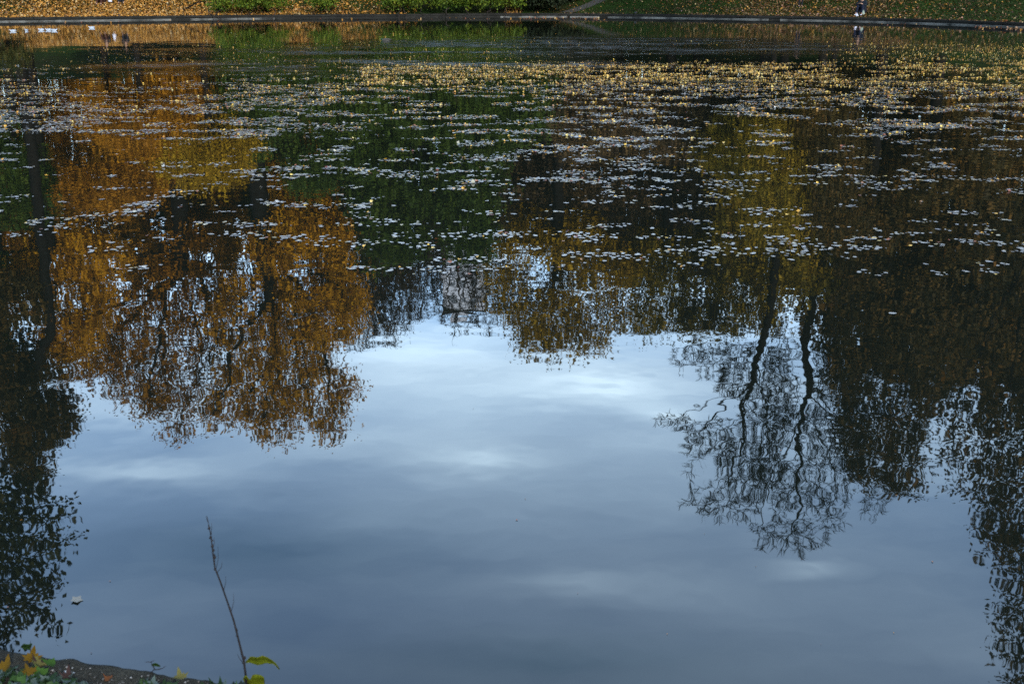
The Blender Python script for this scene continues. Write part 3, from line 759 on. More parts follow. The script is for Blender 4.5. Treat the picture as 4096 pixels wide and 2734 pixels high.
# fine specks of debris over the far water
for _ in range(9000):
    Y = 108+150*r.random()**.8; X = r.uniform(350, 3000)
    if Y < 130+max(0, 900-X)*.05: continue
    p = W(X, Y)
    if vnoise(p.x*.35, p.y, 2.2, 31)*.7+vnoise(p.x*.5, p.y, .7, 32)*.3 < .38+(.28 if X > 2100 else 0): continue
    leaves.append((X, Y, p.x, p.y)); 
n_big_from = len(leaves)
# dense, tight rafts in the nearer water
for _ in range(420):
    Y = 480+620*r.random()**1.15; X = 4096*r.random()
    if r.random() > np.interp(Y, [480, 800, 1000, 1060, 1100], [1, .75, .6, .5, .1]): continue
    if X < 1300 and r.random() < .35: continue
    p = W(X, Y); n = int(3+26*r.random()**2.2); w = .024*math.sqrt(n)
    for q in range(n):
        x, y = p.x+r.normal()*w*1.25, p.y+r.normal()*w*.6
        leaves.append((X, Y, x, y))
for (X, Y, n, w) in [(250, 905, 26, .16), (1240, 960, 26, .22), (1480, 975, 30, .26), (1700, 985, 22, .22), (1020, 520, 0, 0), (1250, 512, 70, .5), (3300, 990, 30, .25), (2760, 885, 30, .22), (2500, 1030, 26, .2), (1450, 1073, 14, .12), (3560, 750, 34, .3), (2900, 745, 34, .3), (1650, 897, 12, .14), (3480, 1095, 8, .1), (2300, 1015, 12, .12), (4080, 765, 16, .2), (1450, 870, 12, .12), (600, 815, 14, .16), (1000, 905, 12, .15), (3550, 1095, 2, .03), (3850, 1090, 3, .05)]:
    p = W(X, Y)
    for q in range(n): leaves.append((X, Y, p.x+r.normal()*w*.72, p.y+r.normal()*w*.42))
# single leaves
for (X, Y) in [(3570, 1255), (2530, 1200), (30, 985)]:
    p = W(X, Y); leaves.append((X, Y, p.x, p.y))
L = np.array([(a[2], a[3]) for a in leaves]); LX = np.array([a[0] for a in leaves]); LY = np.array([a[1] for a in leaves])
n = len(L)
print('floating leaves', n)
yp = np.array([yell_p(a, b_) for a, b_ in zip(LX, LY)])
u = r.random(n); midx = np.where(u < yp, 1, 0); midx[(u > yp) & (r.random(n) < .03)] = 2
size = .015+.014*r.random(n); size = np.where(midx == 0, size, size*np.interp(L[:, 1], [8, 25], [.85, 1.05]))
small = (r.random(n) < .35) & (midx == 0); small |= (LY < 262) & (LX < 3050) & (r.random(n) < .72); size[small] *= .5
curled = ((midx > 0) & (r.random(n) < .72)) | (r.random(n) < .02)
P3 = np.column_stack([L, .004+.004*r.random(n)])
tilt = np.where(curled, np.abs(r.normal(0, .34, n)), np.abs(r.normal(0, .022, n)))
proj = size/L[:, 1]**1.6; proj[small] = 0
order = np.argsort(-proj); ind = order[:300]; rest = np.setdiff1d(np.arange(n), ind)
m_near = rest[L[rest, 1] < 24]; m_far = rest[L[rest, 1] >= 24]
parts = []
for sel, cs, fs in ((m_near, curl_shapes, flat_shapes), (m_far, simple, simple_flat)):
    for cur, sh in ((True, cs), (False, fs)):
        s2 = sel[curled[sel] == cur]
        if len(s2): parts.append(scatter('leaf_drift', sh, P3[s2], size[s2], tilt[s2], LEAFMATS, midx[s2], r))
# merge the four batches into one object
import bmesh
bm = bmesh.new()
for p_ in parts: bm.from_mesh(p_)
me = bpy.data.meshes.new('leaf_drift'); bm.to_mesh(me); bm.free()
for q in LEAFMATS: me.materials.append(q)
tag(link('leaf_drift', me), 'countless pale and yellow autumn leaves floating in streaks across the pond', 'leaves', kind='stuff')
# the 300 leaves that show largest: one object each
protos = {}
def leafdata(cur, mi, k):
    key = (cur, mi, k)
    if key not in protos:
        v, f = (curl_shapes if cur else flat_shapes)[k]
        st = [(0, -1.0, 0), (.05, -1.55, .06)]
        me = fastmesh_idx('floating_leaf', v, f, LEAFMATS[mi], True); protos[key] = me
    return protos[key]
marks = [(150, 560, 'under the olive reflection at the far left'), (560, 900, 'on the orange reflection below the left rust tree'), (1000, 900, 'beside the forked trunk reflection'), (1500, 980, 'in the drift along the lower edge of the green reflection'),
         (1900, 950, 'near the grey tower reflection'), (2250, 1000, 'on the brown reflection right of the tower'), (2700, 950, 'in the rafts on the olive brown reflection'), (3150, 980, 'between the two bare trunk reflections'),
         (3550, 950, 'on the dark reflection right of the bare trunks'), (3950, 900, 'by the right edge of the pond view'), (1450, 800, 'on the bright green reflection'), (2700, 780, 'above the olive rafts on dark brown water'), (3300, 780, 'upstream of the bare trunk reflections'), (700, 780, 'on the ochre reflection above the left rafts'), (2050, 780, 'on the green and brown border of the reflection')]
cname = {0: ('pale', 'silvery', 'white grey'), 1: ('golden yellow', 'yellow', 'orange yellow'), 2: ('russet', 'brown red', 'rusty')}
for a_ in ind:
    cur = bool(curled[a_]); mi = int(midx[a_]); k = int(r.integers(0, 8))
    o = link('floating_leaf', leafdata(cur, mi, k))
    o.location = P3[a_]; s = float(size[a_]); o.scale = (s, s, s)
    tz = float(tilt[a_]); o.rotation_euler = (tz*math.cos(a_), tz*math.sin(a_*1.7), float(r.random()*2*PI))
    X, Y = LX[a_], LY[a_]
    if cur: o.location.z += .008+.012*min(1, tz)
    if Y > 1110: where = {3570: 'alone on clear water below the rafts at right', 2530: 'alone below the olive reflection at middle right', 1720: 'alone on the open sky reflection', 30: 'alone at the left edge'}.get(int(X), 'alone')
    else:
        where = min(marks, key=lambda q: (q[0]-X)**2+4*(q[1]-Y)**2)[2]
    tag(o, f"{cname[mi][0]} {'curled' if cur else 'flat'} leaf floating {where}", 'leaf', 'leaves floating on the pond')
bl_v, bl_f = curl_shapes[2]
o = link('floating_leaf', fastmesh_idx('floating_leaf', bl_v*np.array((1, 1, .35)), bl_f, wetleaf('beige_leaf', [(0, (.10, .10, .09)), (1, (.10, .10, .09))], .6, .3), True)); p = W(308, 2400); o.location = (p.x, p.y, .004); o.scale = (.026,)*3; o.rotation_euler = (.1, .1, 1)
tag(o, 'single whitish leaf floating alone near the lower left corner', 'leaf', 'leaves floating on the pond')

pts = []
for q in range(45):
    p = W(4096*r.random(), 1150+1500*r.random()**1.4); pts.append((p.x, p.y, .003))
P = np.array(pts); k = len(P)
tag(link('floating_debris', scatter('floating_debris', simple_flat, P, .0015+.004*r.random(k)**2, np.zeros(k), [LEAFMATS[2], RUST], r.choice(2, k, p=[.6, .4]), r)), 'tiny bits of debris floating on the open water', 'debris', kind='stuff')
# ------------------------------------------------------------------ leaf litter on the far bank
def litter(name, label, n, fx, mats, pm_, size_, yspan):
    pts = []
    tries = 0
    while len(pts) < n and tries < n*12:
        tries += 1
        X = r.uniform(*fx['X']); off = r.random()**fx.get('pow', 1.0)*yspan
        i = idx_at(min(max(X, 0), 4096)) if 0 <= X <= 4096 else idx_at(2048)
        if r.random() > fx['d'](X, off): continue
        i = i+random.uniform(-3, 3); i = int(i) % NA
        x = C0[0]+cx[i]*(rr[i]+.05+off); y = C0[1]+sx[i]*(rr[i]+.05+off)
        x += r.normal()*.1; 
        pts.append((x, y))
    P = np.array([(x, y, gz(x, y)+.01 if True else 0) for x, y in pts])
    P[:, 2] = np.maximum(P[:, 2], .275)
    k = len(P)
    me = scatter(name, simple, P, size_*(.7+.6*r.random(k)), np.abs(r.normal(0, .5, k)), mats, r.choice(len(mats), k, p=pm_), r)
    tag(link(name, me), label, 'leaves', kind='stuff')
DRYO = wetleaf('dry_orange_leaf', [(0, (0.1146, 0.04296, 0.005729)), (.4, (0.2005, 0.08594, 0.009548)), (.8, (0.2578, 0.1241, 0.0191)), (1, (0.2673, 0.2005, 0.105))], .7, .2)
DRYB = wetleaf('dry_brown_leaf', [(0, (0.023, 0.0092, 0.00345)), (.5, (0.0575, 0.02587, 0.00805)), (.85, (0.092, 0.05175, 0.01725)), (1, (0.1265, 0.09775, 0.04025))], .7, .2)
def dl(X, off):
    a = np.interp(X, [0, 150, 400, 1000, 1400, 1600], [.35, .75, 1, .9, .5, .25])
    if X < 350: a *= np.interp(off, [0, 2.0, 6], [1, .85, .3+X/700])
    if X > 1000: a *= .7
    return a
litter('leaf_litter', 'thick carpet of orange fallen leaves on the left slope', 42000, {'X': (-60, 1650), 'd': dl, 'pow': .9}, [DRYO, DRYB], [.86, .14], .075, 15)
def dr(X, off):
    a = np.interp(X, [2150, 2400, 2550, 2800, 2950, 3400, 3520, 3700, 3900, 4096], [.18, .03, .10, .30, .95, .9, .45, .25, .12, .3])
    if off < .45: a = max(a, .55)
    return a*(.35+1.1*vnoise(X*.02, off, 1.1, 4))
litter('leaf_litter', 'brown fallen leaves strewn over the right lawn', 20000, {'X': (2150, 4200), 'd': dr, 'pow': .9}, [DRYB, DRYO, RED], [.72, .18, .10], .065, 12)

# red and orange leaves gathered at the foot of the far wall
pts = []
for (Xa, Xb, n_) in [(2080, 2420, 120), (3900, 4096, 60), (3400, 3700, 14), (0, 600, 30), (1600, 2080, 26), (650, 1500, 16)]:
    for q in range(n_):
        X = r.uniform(Xa, Xb); Y = np.interp(X, [a[0] for a in far], [a[1] for a in far])+abs(r.normal())*5+1.5; p = W(X, Y); pts.append((p.x, p.y, .006))
P = np.array(pts); k = len(P)
tag(link('shore_leaves', scatter('shore_leaves', simple, P, .05+.03*r.random(k), np.abs(r.normal(0, .4, k)), [RED, DRYO], r.choice(2, k, p=[.5, .5]), r)), 'red and orange leaves gathered on the water along the far wall', 'leaves', kind='stuff')

# grass tufts on the lawn
k = 26000
gx = []
while len(gx) < k:
    X = r.uniform(2280, 4200); i = (idx_at(min(X, 4096))+random.randint(-3, 3)) % NA; off = r.random()*9+.4
    gx.append((C0[0]+cx[i]*(rr[i]+off), C0[1]+sx[i]*(rr[i]+off)))
P = np.array([(x, y, gz(x, y)) for x, y in gx])
a_ = r.random(k)*2*PI; w_ = .03+.03*r.random(k); h_ = .04+.06*r.random(k)
v = np.empty((k, 3, 3)); dx_ = np.column_stack([np.cos(a_)*w_, np.sin(a_)*w_, np.zeros(k)])
v[:, 0] = P-dx_; v[:, 1] = P+dx_; v[:, 2] = P+np.column_stack([r.normal(0, .03, k), r.normal(0, .03, k), h_])
GRASS = leaf_mat('grass_blades', [(0, (0.003, 0.006, 0.001)), (.5, (0.009, 0.019, 0.002)), (1, (0.02, 0.03, 0.004))], transl=.2, clump=1.2)
tag(link('grass', fastmesh('grass', v.reshape(-1, 3), 3, GRASS)), 'short green grass on the right lawn', 'grass', kind='stuff')

# ------------------------------------------------------------------ grey tower far behind
WALLM = plain('tower_render', (.46, .47, .52), (.38, .39, .43), .3, .8)
GLASS, nt, b = M('window_glass'); b.inputs['Base Color'].default_value = (.14, .15, .17, 1); b.inputs['Roughness'].default_value = .15
def box(x0, x1, y0, y1, z0, z1, Vs=None, Fs=None):
    if Vs is None: Vs, Fs = [], []
    n_ = len(Vs)
    Vs += [(x0, y0, z0), (x1, y0, z0), (x1, y1, z0), (x0, y1, z0), (x0, y0, z1), (x1, y0, z1), (x1, y1, z1), (x0, y1, z1)]
    Fs += [tuple(n_+q for q in f) for f in ((0, 3, 2, 1), (4, 5, 6, 7), (0, 1, 5, 4), (1, 2, 6, 5), (2, 3, 7, 6), (3, 0, 4, 7))]
    return Vs, Fs
D = 170
a_, b_ = T(1775, 1280, D), T(1935, 1280, D)
bz = 10
tw = empty('apartment_tower', ((a_.x+b_.x)/2, D, bz), 'pale grey apartment tower seen only as a reflection between the bare trees', 'building')
v, f = box(a_.x, b_.x, D, D+14, bz, a_.z-2); box(a_.x, b_.x, D, D+14, bz, a_.z-2) ; obj('wall', v, f, WALLM, tw)
v, f = box(a_.x-.4, b_.x+.4, D-.4, D+14.4, a_.z-2+.003, a_.z-1.2); obj('roof', v, f, CONC, tw)
v, f = box(a_.x+1, a_.x+4, D+3, D+8, a_.z-1.197, a_.z+1); obj('roof_hut', v, f, WALLM, tw)
z = a_.z-5
wn = 0
while z > 24 and wn < 60:
    for q in range(3):
        x = a_.x+1+(b_.x-a_.x-2)*(q+.5)/3
        v, f = box(x-.45, x+.45, D-.05, D+.1, z, z+1.2); obj('window', v, f, GLASS, tw); wn += 1
    z -= 3.0
D = 120
a_, b_ = T(265, 1050, D), T(330, 1050, D)

# ------------------------------------------------------------------ people
def skin_mesh(joints, edges, root=0, levels=1):
    """joints: list of (pos, radius); grows one continuous surface"""
    me = bpy.data.meshes.new('tmp'); me.from_pydata([tuple(j[0]) for j in joints], edges, [])
    o = bpy.data.objects.new('tmp', me); col.objects.link(o)
    mod = o.modifiers.new('s', 'SKIN'); mod.use_smooth_shade = True
    sv = me.skin_vertices[0].data if me.skin_vertices else None
    if sv is None:
        lay = me.attributes
    for i, j in enumerate(joints):
        rr_ = j[1] if hasattr(j[1], '__len__') else (j[1], j[1]); me.skin_vertices[0].data[i].radius = rr_
        me.skin_vertices[0].data[i].use_root = (i == root)
    sb = o.modifiers.new('b', 'SUBSURF'); sb.levels = levels; sb.render_levels = levels
    dg = bpy.context.evaluated_depsgraph_get(); dg.update()
    out = bpy.data.meshes.new_from_object(o.evaluated_get(dg))
    bpy.data.objects.remove(o); bpy.data.meshes.remove(me)
    return out
def add_skin(me_o): pass
def chain_mesh(name, pts, radii_, mat, parent, k=10):
    """smooth tapered limb in parent's frame"""
    Vs, Fs = tube(pts, radii_, k); return link(name, meshdata(name, Vs, Fs, mat, True), parent)
SKIN = plain('skin', (.20, .11, .075), (.16, .09, .06), 4, .6)
def cloth(name, c): return plain(name, c, tuple(v*.7 for v in c), 9, .9, .004, 30, .1)
NAVY = cloth('navy_denim', (0.00405, 0.005063, 0.01181)); BLACKC = cloth('black_wool', (.008, .008, .010)); BLUEG = cloth('slate_jacket', (0.0054, 0.0078, 0.0114)); BROWNC = cloth('brown_coat', (0.025, 0.009, 0.006))
WHITE = plain('white_leather', (0.266, 0.266, 0.315), (0.21, 0.21, 0.252), 8, .5); HAIRB = plain('brown_hair', (.03, .016, .009), (.012, .007, .004), 30, .6)
def person(loc, rz, label, group, coat, trousers, shoes, pose='sit', hair=HAIRB, scale=1.0):
    """local frame: x right, -y forward, z up, origin on the ground under the hips (or feet)"""
    root = empty('person', loc, label, 'person', group); root.rotation_euler = (0, 0, rz); root.scale = (scale,)*3
    J = []; Ed = []
    def j(p, r_, par=None):
        J.append((p, r_)); i = len(J)-1
        if par is not None: Ed.append((par, i))
        return i
    if pose == 'sit':
        hip, hz = (0, 0), .13; lean = .10
        knees = [(.14, -.38, .44), (-.12, -.40, .40)]; feet = [(.24, -.68, -.03), (-.07, -.70, -.03)]
    else:
        hz = .92; lean = 0
        knees = [(.10, -.03, .48), (-.10, -.02, .48)]; feet = [(.11, .03, .08), (-.11, .03, .08)]
    pel = j((0, 0, hz), (.15, .12)); sp1 = j((0, .03, hz+.2), (.13, .10), pel); ch = j((0, -.02-lean, hz+.42), (.17, .11), sp1)
    nk = j((0, -.05-lean*1.4, hz+.56), .055, ch); hd0 = j((0, -.07-lean*1.5, hz+.64), .075, nk); hd = j((0, -.075-lean*1.5, hz+.73), (.085, .10), hd0); j((0, -.07-lean*1.5, hz+.80), .06, hd)
    j((0, -.075-lean*1.5-.10, hz+.70), .016, hd)
    headc = Vector((0, -.075-lean*1.5, hz+.73))
    hands = []
    for s in (0, 1):
        sg = 1 if s == 0 else -1
        hj = j((sg*.10, -.02, hz-.01), .085, pel); kx_ = knees[s]; kn = j(kx_, .062, hj)
        mid = tuple((a+b)/2 for a, b in zip(kx_, feet[s])); cf = j((mid[0], mid[1]+.03, mid[2]), .055, kn); an = j((feet[s][0], feet[s][1], feet[s][2]+.03), .038, cf)
        j((feet[s][0], feet[s][1]-.10, feet[s][2]-.03), .035, an)
        sh = j((sg*.19, -.02-lean, hz+.47), .06, ch)
        if pose == 'sit': el = (sg*.27, -.22, hz+.27); ha = (sg*.10, -.40, hz+.36)
        else: el = (sg*.25, .02, hz+.22); ha = (sg*.24, -.10, hz-.02)
        e_ = j(el, .042, sh); w_ = j(ha, .028, e_); hands.append((w_, Vector(ha), sg, (Vector(ha)-Vector(el)).normalized()))
    for w_, hp, sg, dv in hands:
        side = dv.cross(Vector((0, 0, 1))); side = side.normalized() if side.length > .1 else Vector((0, 1, 0))
        palm = j(tuple(hp+dv*.06), (.036, .018), w_)
        for q in range(4):
            f0 = hp+dv*.10+side*(q-1.5)*.018; ln = (.055, .07, .065, .05)[q]
            a1 = j(tuple(f0), .009, palm); a2 = j(tuple(f0+dv*ln*.5-Vector((0, 0, .008))), .0085, a1); j(tuple(f0+dv*ln-Vector((0, 0, .028))), .007, a2)
        t0 = hp+dv*.04+side*sg*.035; a1 = j(tuple(t0), .011, palm); j(tuple(t0+dv*.035+side*sg*.018), .009, a1)
    me = skin_mesh(J, Ed, 0, 1); me.materials.clear(); me.materials.append(SKIN)
    link('body', me, root)
    # clothing: coat (torso and sleeves), trousers, shoes, hair
    J = []; Ed = []
    a0 = j((0, .02, hz-.05), (.24, .21)); a1 = j((0, .03, hz+.2), (.21, .17), a0); a2 = j((0, -.02-lean, hz+.42), (.23, .16), a1); a3 = j((0, -.05-lean*1.3, hz+.58), .095, a2)
    for s in (1, -1):
        b0 = j((s*.19, -.02-lean, hz+.46), .08, a2)
        if pose == 'sit': el = (s*.27, -.22, hz+.27); ha = (s*.115, -.385, hz+.355)
        else: el = (s*.25, .02, hz+.22); ha = (s*.24, -.095, hz+.0)
        b1_ = j(el, .06, b0); j(ha, .045, b1_)
    me = skin_mesh(J, Ed, 0, 2); me.materials.clear(); me.materials.append(coat); link('coat', me, root)
    J = []; Ed = []
    a0 = j((0, 0, hz+.03), (.17, .14))
    for s in (0, 1):
        sg = 1 if s == 0 else -1
        h0 = j((sg*.10, -.02, hz-.01), .10, a0); k0 = j(knees[s], .078, h0); mid = tuple((a+b)/2 for a, b in zip(knees[s], feet[s])); c0 = j((mid[0], mid[1]+.03, mid[2]), .068, k0); j((feet[s][0], feet[s][1]+.01, feet[s][2]+.05), .055, c0)
    me = skin_mesh(J, Ed, 0, 2); me.materials.clear(); me.materials.append(trousers); link('trousers', me, root)
    for s in (0, 1):
        fx_, fy_, fz_ = feet[s]; fz_ -= .07
        J = []; Ed = []; a0 = j((fx_, fy_+.05, fz_+.05), (.045, .05)); a1 = j((fx_, fy_-.06, fz_+.045), (.048, .042), a0); j((fx_, fy_-.17, fz_+.035), (.042, .028), a1)
        me = skin_mesh(J, Ed, 0, 2); me.materials.clear(); me.materials.append(shoes); link('shoe', me, root)
    J = []; Ed = []
    a0 = j(tuple(headc+Vector((0, .03, .08))), .075); a1 = j(tuple(headc+Vector((0, .06, .0))), .08, a0); j(tuple(headc+Vector((0, .07, -.12))), .055, a1); j(tuple(headc+Vector((0, -.05, .085))), .05, a0)
    me = skin_mesh(J, Ed, 0, 2); me.materials.clear(); me.materials.append(hair); link('hair', me, root)
    EYE = bpy.data.materials.get('dark_eye') or plain('dark_eye', (.02, .015, .01))
    for s in (1, -1):
        Vs, Fs = tube([headc+Vector((s*.032, -.100, .005)), headc+Vector((s*.032, -.108, .005))], [.010, .006], 8); link('eye', meshdata('eye', Vs, Fs, EYE, True), root)
    return root
# the sitter on the right bank
p = G(3441, 53)
person((p.x+.12, p.y+.02, p.z-.02), math.radians(-38), 'person in dark jacket and navy jeans with white shoes sitting by the right wall', None, BLUEG, NAVY, WHITE, scale=1.3)
# white bag at the feet
def bag(X, Y, label, w, h_, mat):
    p = G(X, Y); Vs, Fs = [], []
    n_, m_ = 14, 8
    for q in range(m_):
        t = q/(m_-1); z = h_*t; s = (1-.55*t**1.5)*(1+.1*math.sin(t*7))
        for i in range(n_):
            a = 2*PI*i/n_; rr_ = s*(1+.12*math.sin(3*a+t*4))
            Vs.append((p.x+w*.5*rr_*math.cos(a), p.y+w*.35*rr_*math.sin(a), p.z+z+.01*math.sin(5*a)))
    for q in range(m_-1):
        for i in range(n_): Fs.append((q*n_+i, q*n_+(i+1) % n_, (q+1)*n_+(i+1) % n_, (q+1)*n_+i))
    Fs.append(tuple(range(n_-1, -1, -1))); Fs.append(tuple(range((m_-1)*n_, m_*n_)))
    root = empty('carrier_bag', (p.x, p.y, p.z), label, 'bag')
    obj('bag_body', Vs, Fs, mat, root, True)
    hv, hf = tube([(p.x-w*.12, p.y, p.z+h_*.95), (p.x-w*.1, p.y, p.z+h_*1.2), (p.x+w*.02, p.y-.01, p.z+h_*1.28), (p.x+w*.12, p.y, p.z+h_*.95)], .008, 5)
    obj('handle', hv, hf, mat, root, True)
    return root
PALEBAG = plain('grey_green_bag', (.12, .14, .12), (.08, .1, .08), 8, .6)
bag(3426, 67, 'white plastic bag lying between the shoes of the right hand sitter', .24, .20, WHITE)
bag(3452, 60, 'pale grey green bag behind the legs of the right hand sitter', .24, .28, PALEBAG)
# two people sitting on the orange slope
p = G(412, 14)
person((p.x, p.y, p.z-.02), math.radians(-8), 'left person of the pair in black coat sitting on the orange leaves', 'pair on the orange slope', BLACKC, BROWNC, BROWNC, scale=1.1)
p = G(484, 9)
person((p.x, p.y, p.z-.02), math.radians(14), 'right person of the pair in black clothes sitting on the orange leaves', 'pair on the orange slope', BLACKC, BLACKC, BLACKC, scale=1.1)
bag(440, 9, 'white bag between the two people on the orange slope', .30, .36, WHITE)
# a person standing higher on the right lawn, seen only as a reflection
q_ = W(3195, 84); zz = gz(q_.x*1.07, q_.y+5)
person((q_.x*1.07, q_.y+5, zz), 0.2, 'person in black standing higher on the lawn left of the sitter, mirrored in the pond', None, BLACKC, BLACKC, BLACKC, pose='stand', scale=1.05)

# ------------------------------------------------------------------ birds
GW = plain('gull_white', (0.2601, 0.2754, 0.306), (0.2142, 0.2295, 0.2601), 10, .6); GG = plain('gull_grey', (.18, .20, .24), (.15, .17, .20), 10, .6); BK = plain('feather_black', (.02, .02, .022)); BEAK = plain('beak_red', (.25, .05, .02)); 
def bird(loc, rz, label, cat, group, body, wing, head, tail, beak, L_=.34, neck=1.0, low=False):
    root = empty(cat, loc, label, cat, group); root.rotation_euler = (0, 0, rz)
    s = L_/.34
    # body axis along x, head at -x
    prof = [(.17, .062, .006), (.15, .055, .020), (.10, .045, .040), (.04, .036, .054), (-.02, .036, .058), (-.07, .042, .052), (-.105, .058, .040), (-.118, .080, .028), (-.124, .102, .023), (-.132, .121, .027), (-.145, .130, .026), (-.162, .127, .019), (-.172, .123, .008)]
    Vs, Fs = [], []; k = 10
    for i, (x, z, r_) in enumerate(prof):
        z2 = .045+(z-.045)*neck if x < -.10 else z
        nx = i/len(prof)
        for q in range(k):
            a = 2*PI*q/k
            if x < -.10 and i < len(prof)-3: Vs.append((x*s+math.sin(a)*r_*s*.35, math.cos(a)*r_*s*.9, (z2+math.sin(a)*r_*.85)*s))
            else: Vs.append((x*s, math.cos(a)*r_*s, (z2+math.sin(a)*r_*.85)*s))
    for i in range(len(prof)-1):
        for q in range(k): Fs.append((i*k+q, i*k+(q+1) % k, (i+1)*k+(q+1) % k, (i+1)*k+q))
    Fs.append(tuple(range(k-1, -1, -1))); Fs.append(tuple(range((len(prof)-1)*k, len(prof)*k)))
    me = meshdata('body', Vs, Fs, body, True); me.materials.append(head)
    for pl in me.polygons:
        if pl.center.x < -.113*s: pl.material_index = 1
    link('body', me, root)
    for sg in (1, -1):
        Vs, Fs = [], []
        for i in range(7):
            t = i/6; x = -.07+.25*t; w = .030*math.sin(PI*min(1, t*.85+.15))+.004
            Vs += [(x*s, sg*(.050-.025*t)*s, (.075-.004*t+w)*s), (x*s, sg*(.066-.040*t)*s, (.052+.01*t)*s), (x*s, sg*(.050-.03*t)*s, (.040+.02*t)*s)]
        for i in range(6):
            for q in range(2): Fs.append((i*3+q, i*3+q+1, i*3+q+4, i*3+q+3))
        link('wing', meshdata('wing', Vs, Fs, wing, True), root)
    v, f = tube([(.15*s, 0, .058*s), (.20*s, 0, .066*s)], [.016*s, .006*s], 6); link('tail', meshdata('tail', v, f, tail, True), root)
    zb = (.045+(.122-.045)*neck)*s
    v, f = tube([(-.168*s, 0, zb), (-.200*s, 0, zb-.008*s)], [.008*s, .003*s], 6); link('beak', meshdata('beak', v, f, beak, True), root)
    return root
gl = [(52, 126, .5, .95, 'white gull at the far left of the floating group'), (106, 124, 1.5, 1.1, 'white gull seen head on, second from the left'), (165, 122, .1, .95, 'white gull facing left in the middle of the floating group'),
      (194, 122, .15, .95, 'white gull just left of its close neighbour'), (217, 124, 3.3, 1.15, 'white gull facing right against its close neighbour'), (367, 113, .4, .9, 'lone white gull to the right of the group')]
for X, Y, a, nk, lb in gl:
    p = W(X, Y); bird((p.x, p.y, -.012), a, lb, 'gull', 'gulls floating at the far left', GW, GG, GW, BK, BEAK, .34, nk*.55)
MG = plain('mallard_grey', (0.032, 0.03, 0.028), (0.02, 0.018, 0.016), 30, .7); MH = plain('mallard_green', (.008, .030, .018)); MB_ = plain('mallard_bill', (.35, .28, .05))
p = W(1543, 163); bird((p.x, p.y, -.045), .1, 'grey duck with dark green head swimming left among the leaves', 'duck', None, MG, MG, MH, BK, MB_, .46, .5)
# small dark stone on the lawn edge
p = G(2543, 53)
Vs, Fs = [], []
for i in range(6):
    for q in range(10):
        a = 2*PI*q/10; t = i/5*PI/2; r_ = math.cos(t)*(1+.15*math.sin(3*a+i)); Vs.append((p.x+.16*r_*math.cos(a), p.y+.10*r_*math.sin(a), p.z-.02+.12*math.sin(t)))
for i in range(5):
    for q in range(10): Fs.append((i*10+q, i*10+(q+1) % 10, (i+1)*10+(q+1) % 10, (i+1)*10+q))
tag(obj('stone', Vs, Fs, plain('dark_stone', (.02, .02, .024)), None, True), 'small dark stone on the grass edge above the far wall', 'stone')
# fallen branch on the orange slope
pts = [G(735, 44), G(765, 27), G(795, 13), G(830, 9), G(860, 5)]; pts = [q+Vector((0, 0, .06)) for q in pts]
Vs, Fs = tube(pts, [.06, .075, .07, .05, .03], 7)
tube([pts[2], pts[2]+Vector((.5, .3, .15)), pts[2]+Vector((1.0, .4, .2))], [.03, .02, .01], 5, Vs, Fs)
tag(obj('fallen_branch', Vs, Fs, BARK, None, True), 'dark fallen branch lying slantwise on the orange leaf slope', 'branch')

# ------------------------------------------------------------------ near kerb
m, nt, b = M('rough_concrete')
c = ramp(nt, noise(nt, 9, 6, .7), [(.3, (.009, .008, .006)), (.55, (.020, .018, .013)), (.75, (.036, .032, .025))])
sp_ = ramp(nt, noise(nt, 160, 3, .7), [(.35, (.35, .35, .35)), (.55, (1, 1, 1)), (.72, (1.6, 1.55, 1.45))])
nt.links.new(mix(nt, 1.0, c, sp_, 'MULTIPLY'), b.inputs['Base Color']); b.inputs['Roughness'].default_value = .92; b.inputs['Specular IOR Level'].default_value = .08
bp = N(nt, 'ShaderNodeBump', i_Distance=.006); nt.links.new(noise(nt, 70, 6, .8), bp.inputs['Height']); nt.links.new(bp.outputs[0], b.inputs['Normal'])
KERB = m
e0, e1 = W(0, 2592, .45), W(960, 2716, .45)
dk = (e1-e0).normalized(); nk_ = Vector((-dk.y, dk.x, 0))    # towards the water
if nk_.y < 0: nk_ = -nk_
NL, NW = 420, 60
Vs, Fs = [], []
def fb(x, y, s=0):
    return vnoise(x, y, .11, s)*.5+vnoise(x, y, .045, s+1)*.3+vnoise(x, y, .018, s+2)*.2-.5
prof = []
for i in range(NL):
    u = -1.6+4.2*i/(NL-1); edge = e0+dk*u
    en = .030*fb(u, 0, 7)+.020*(vnoise(u, 3, .35, 8)-.5)
    for q in range(NW):
        t = q/(NW-1)
        if t < .12:    # face going down to the water
            w_ = en-.004*(1-t/.12); z_ = .45-.012-.9*(1-t/.12)**1.0
        else:
            tt = (t-.12)/.88; w_ = en-tt**1.3*.95; z_ = .45-.012*math.exp(-tt*25)+.010*fb(u, w_, 2)*min(1, tt*20)+.02*tt
        P_ = edge+nk_*w_; Vs.append((P_.x, P_.y, z_))
for i in range(NL-1):
    for q in range(NW-1): Fs.append((i*NW+q, i*NW+q+1, (i+1)*NW+q+1, (i+1)*NW+q))
kerb = obj('concrete_kerb', Vs, Fs, KERB, None, True); tag(kerb, 'rough weathered concrete kerb at the lower left corner', 'kerb')
kbvh = BVHTree.FromPolygons([tuple(v) for v in Vs], Fs)
def K(X, Y):
    h = kbvh.ray_cast(Vector((0, 0, H)), ray(X, Y).normalized()); return h[0] if h[0] is not None else W(X, Y, .455)

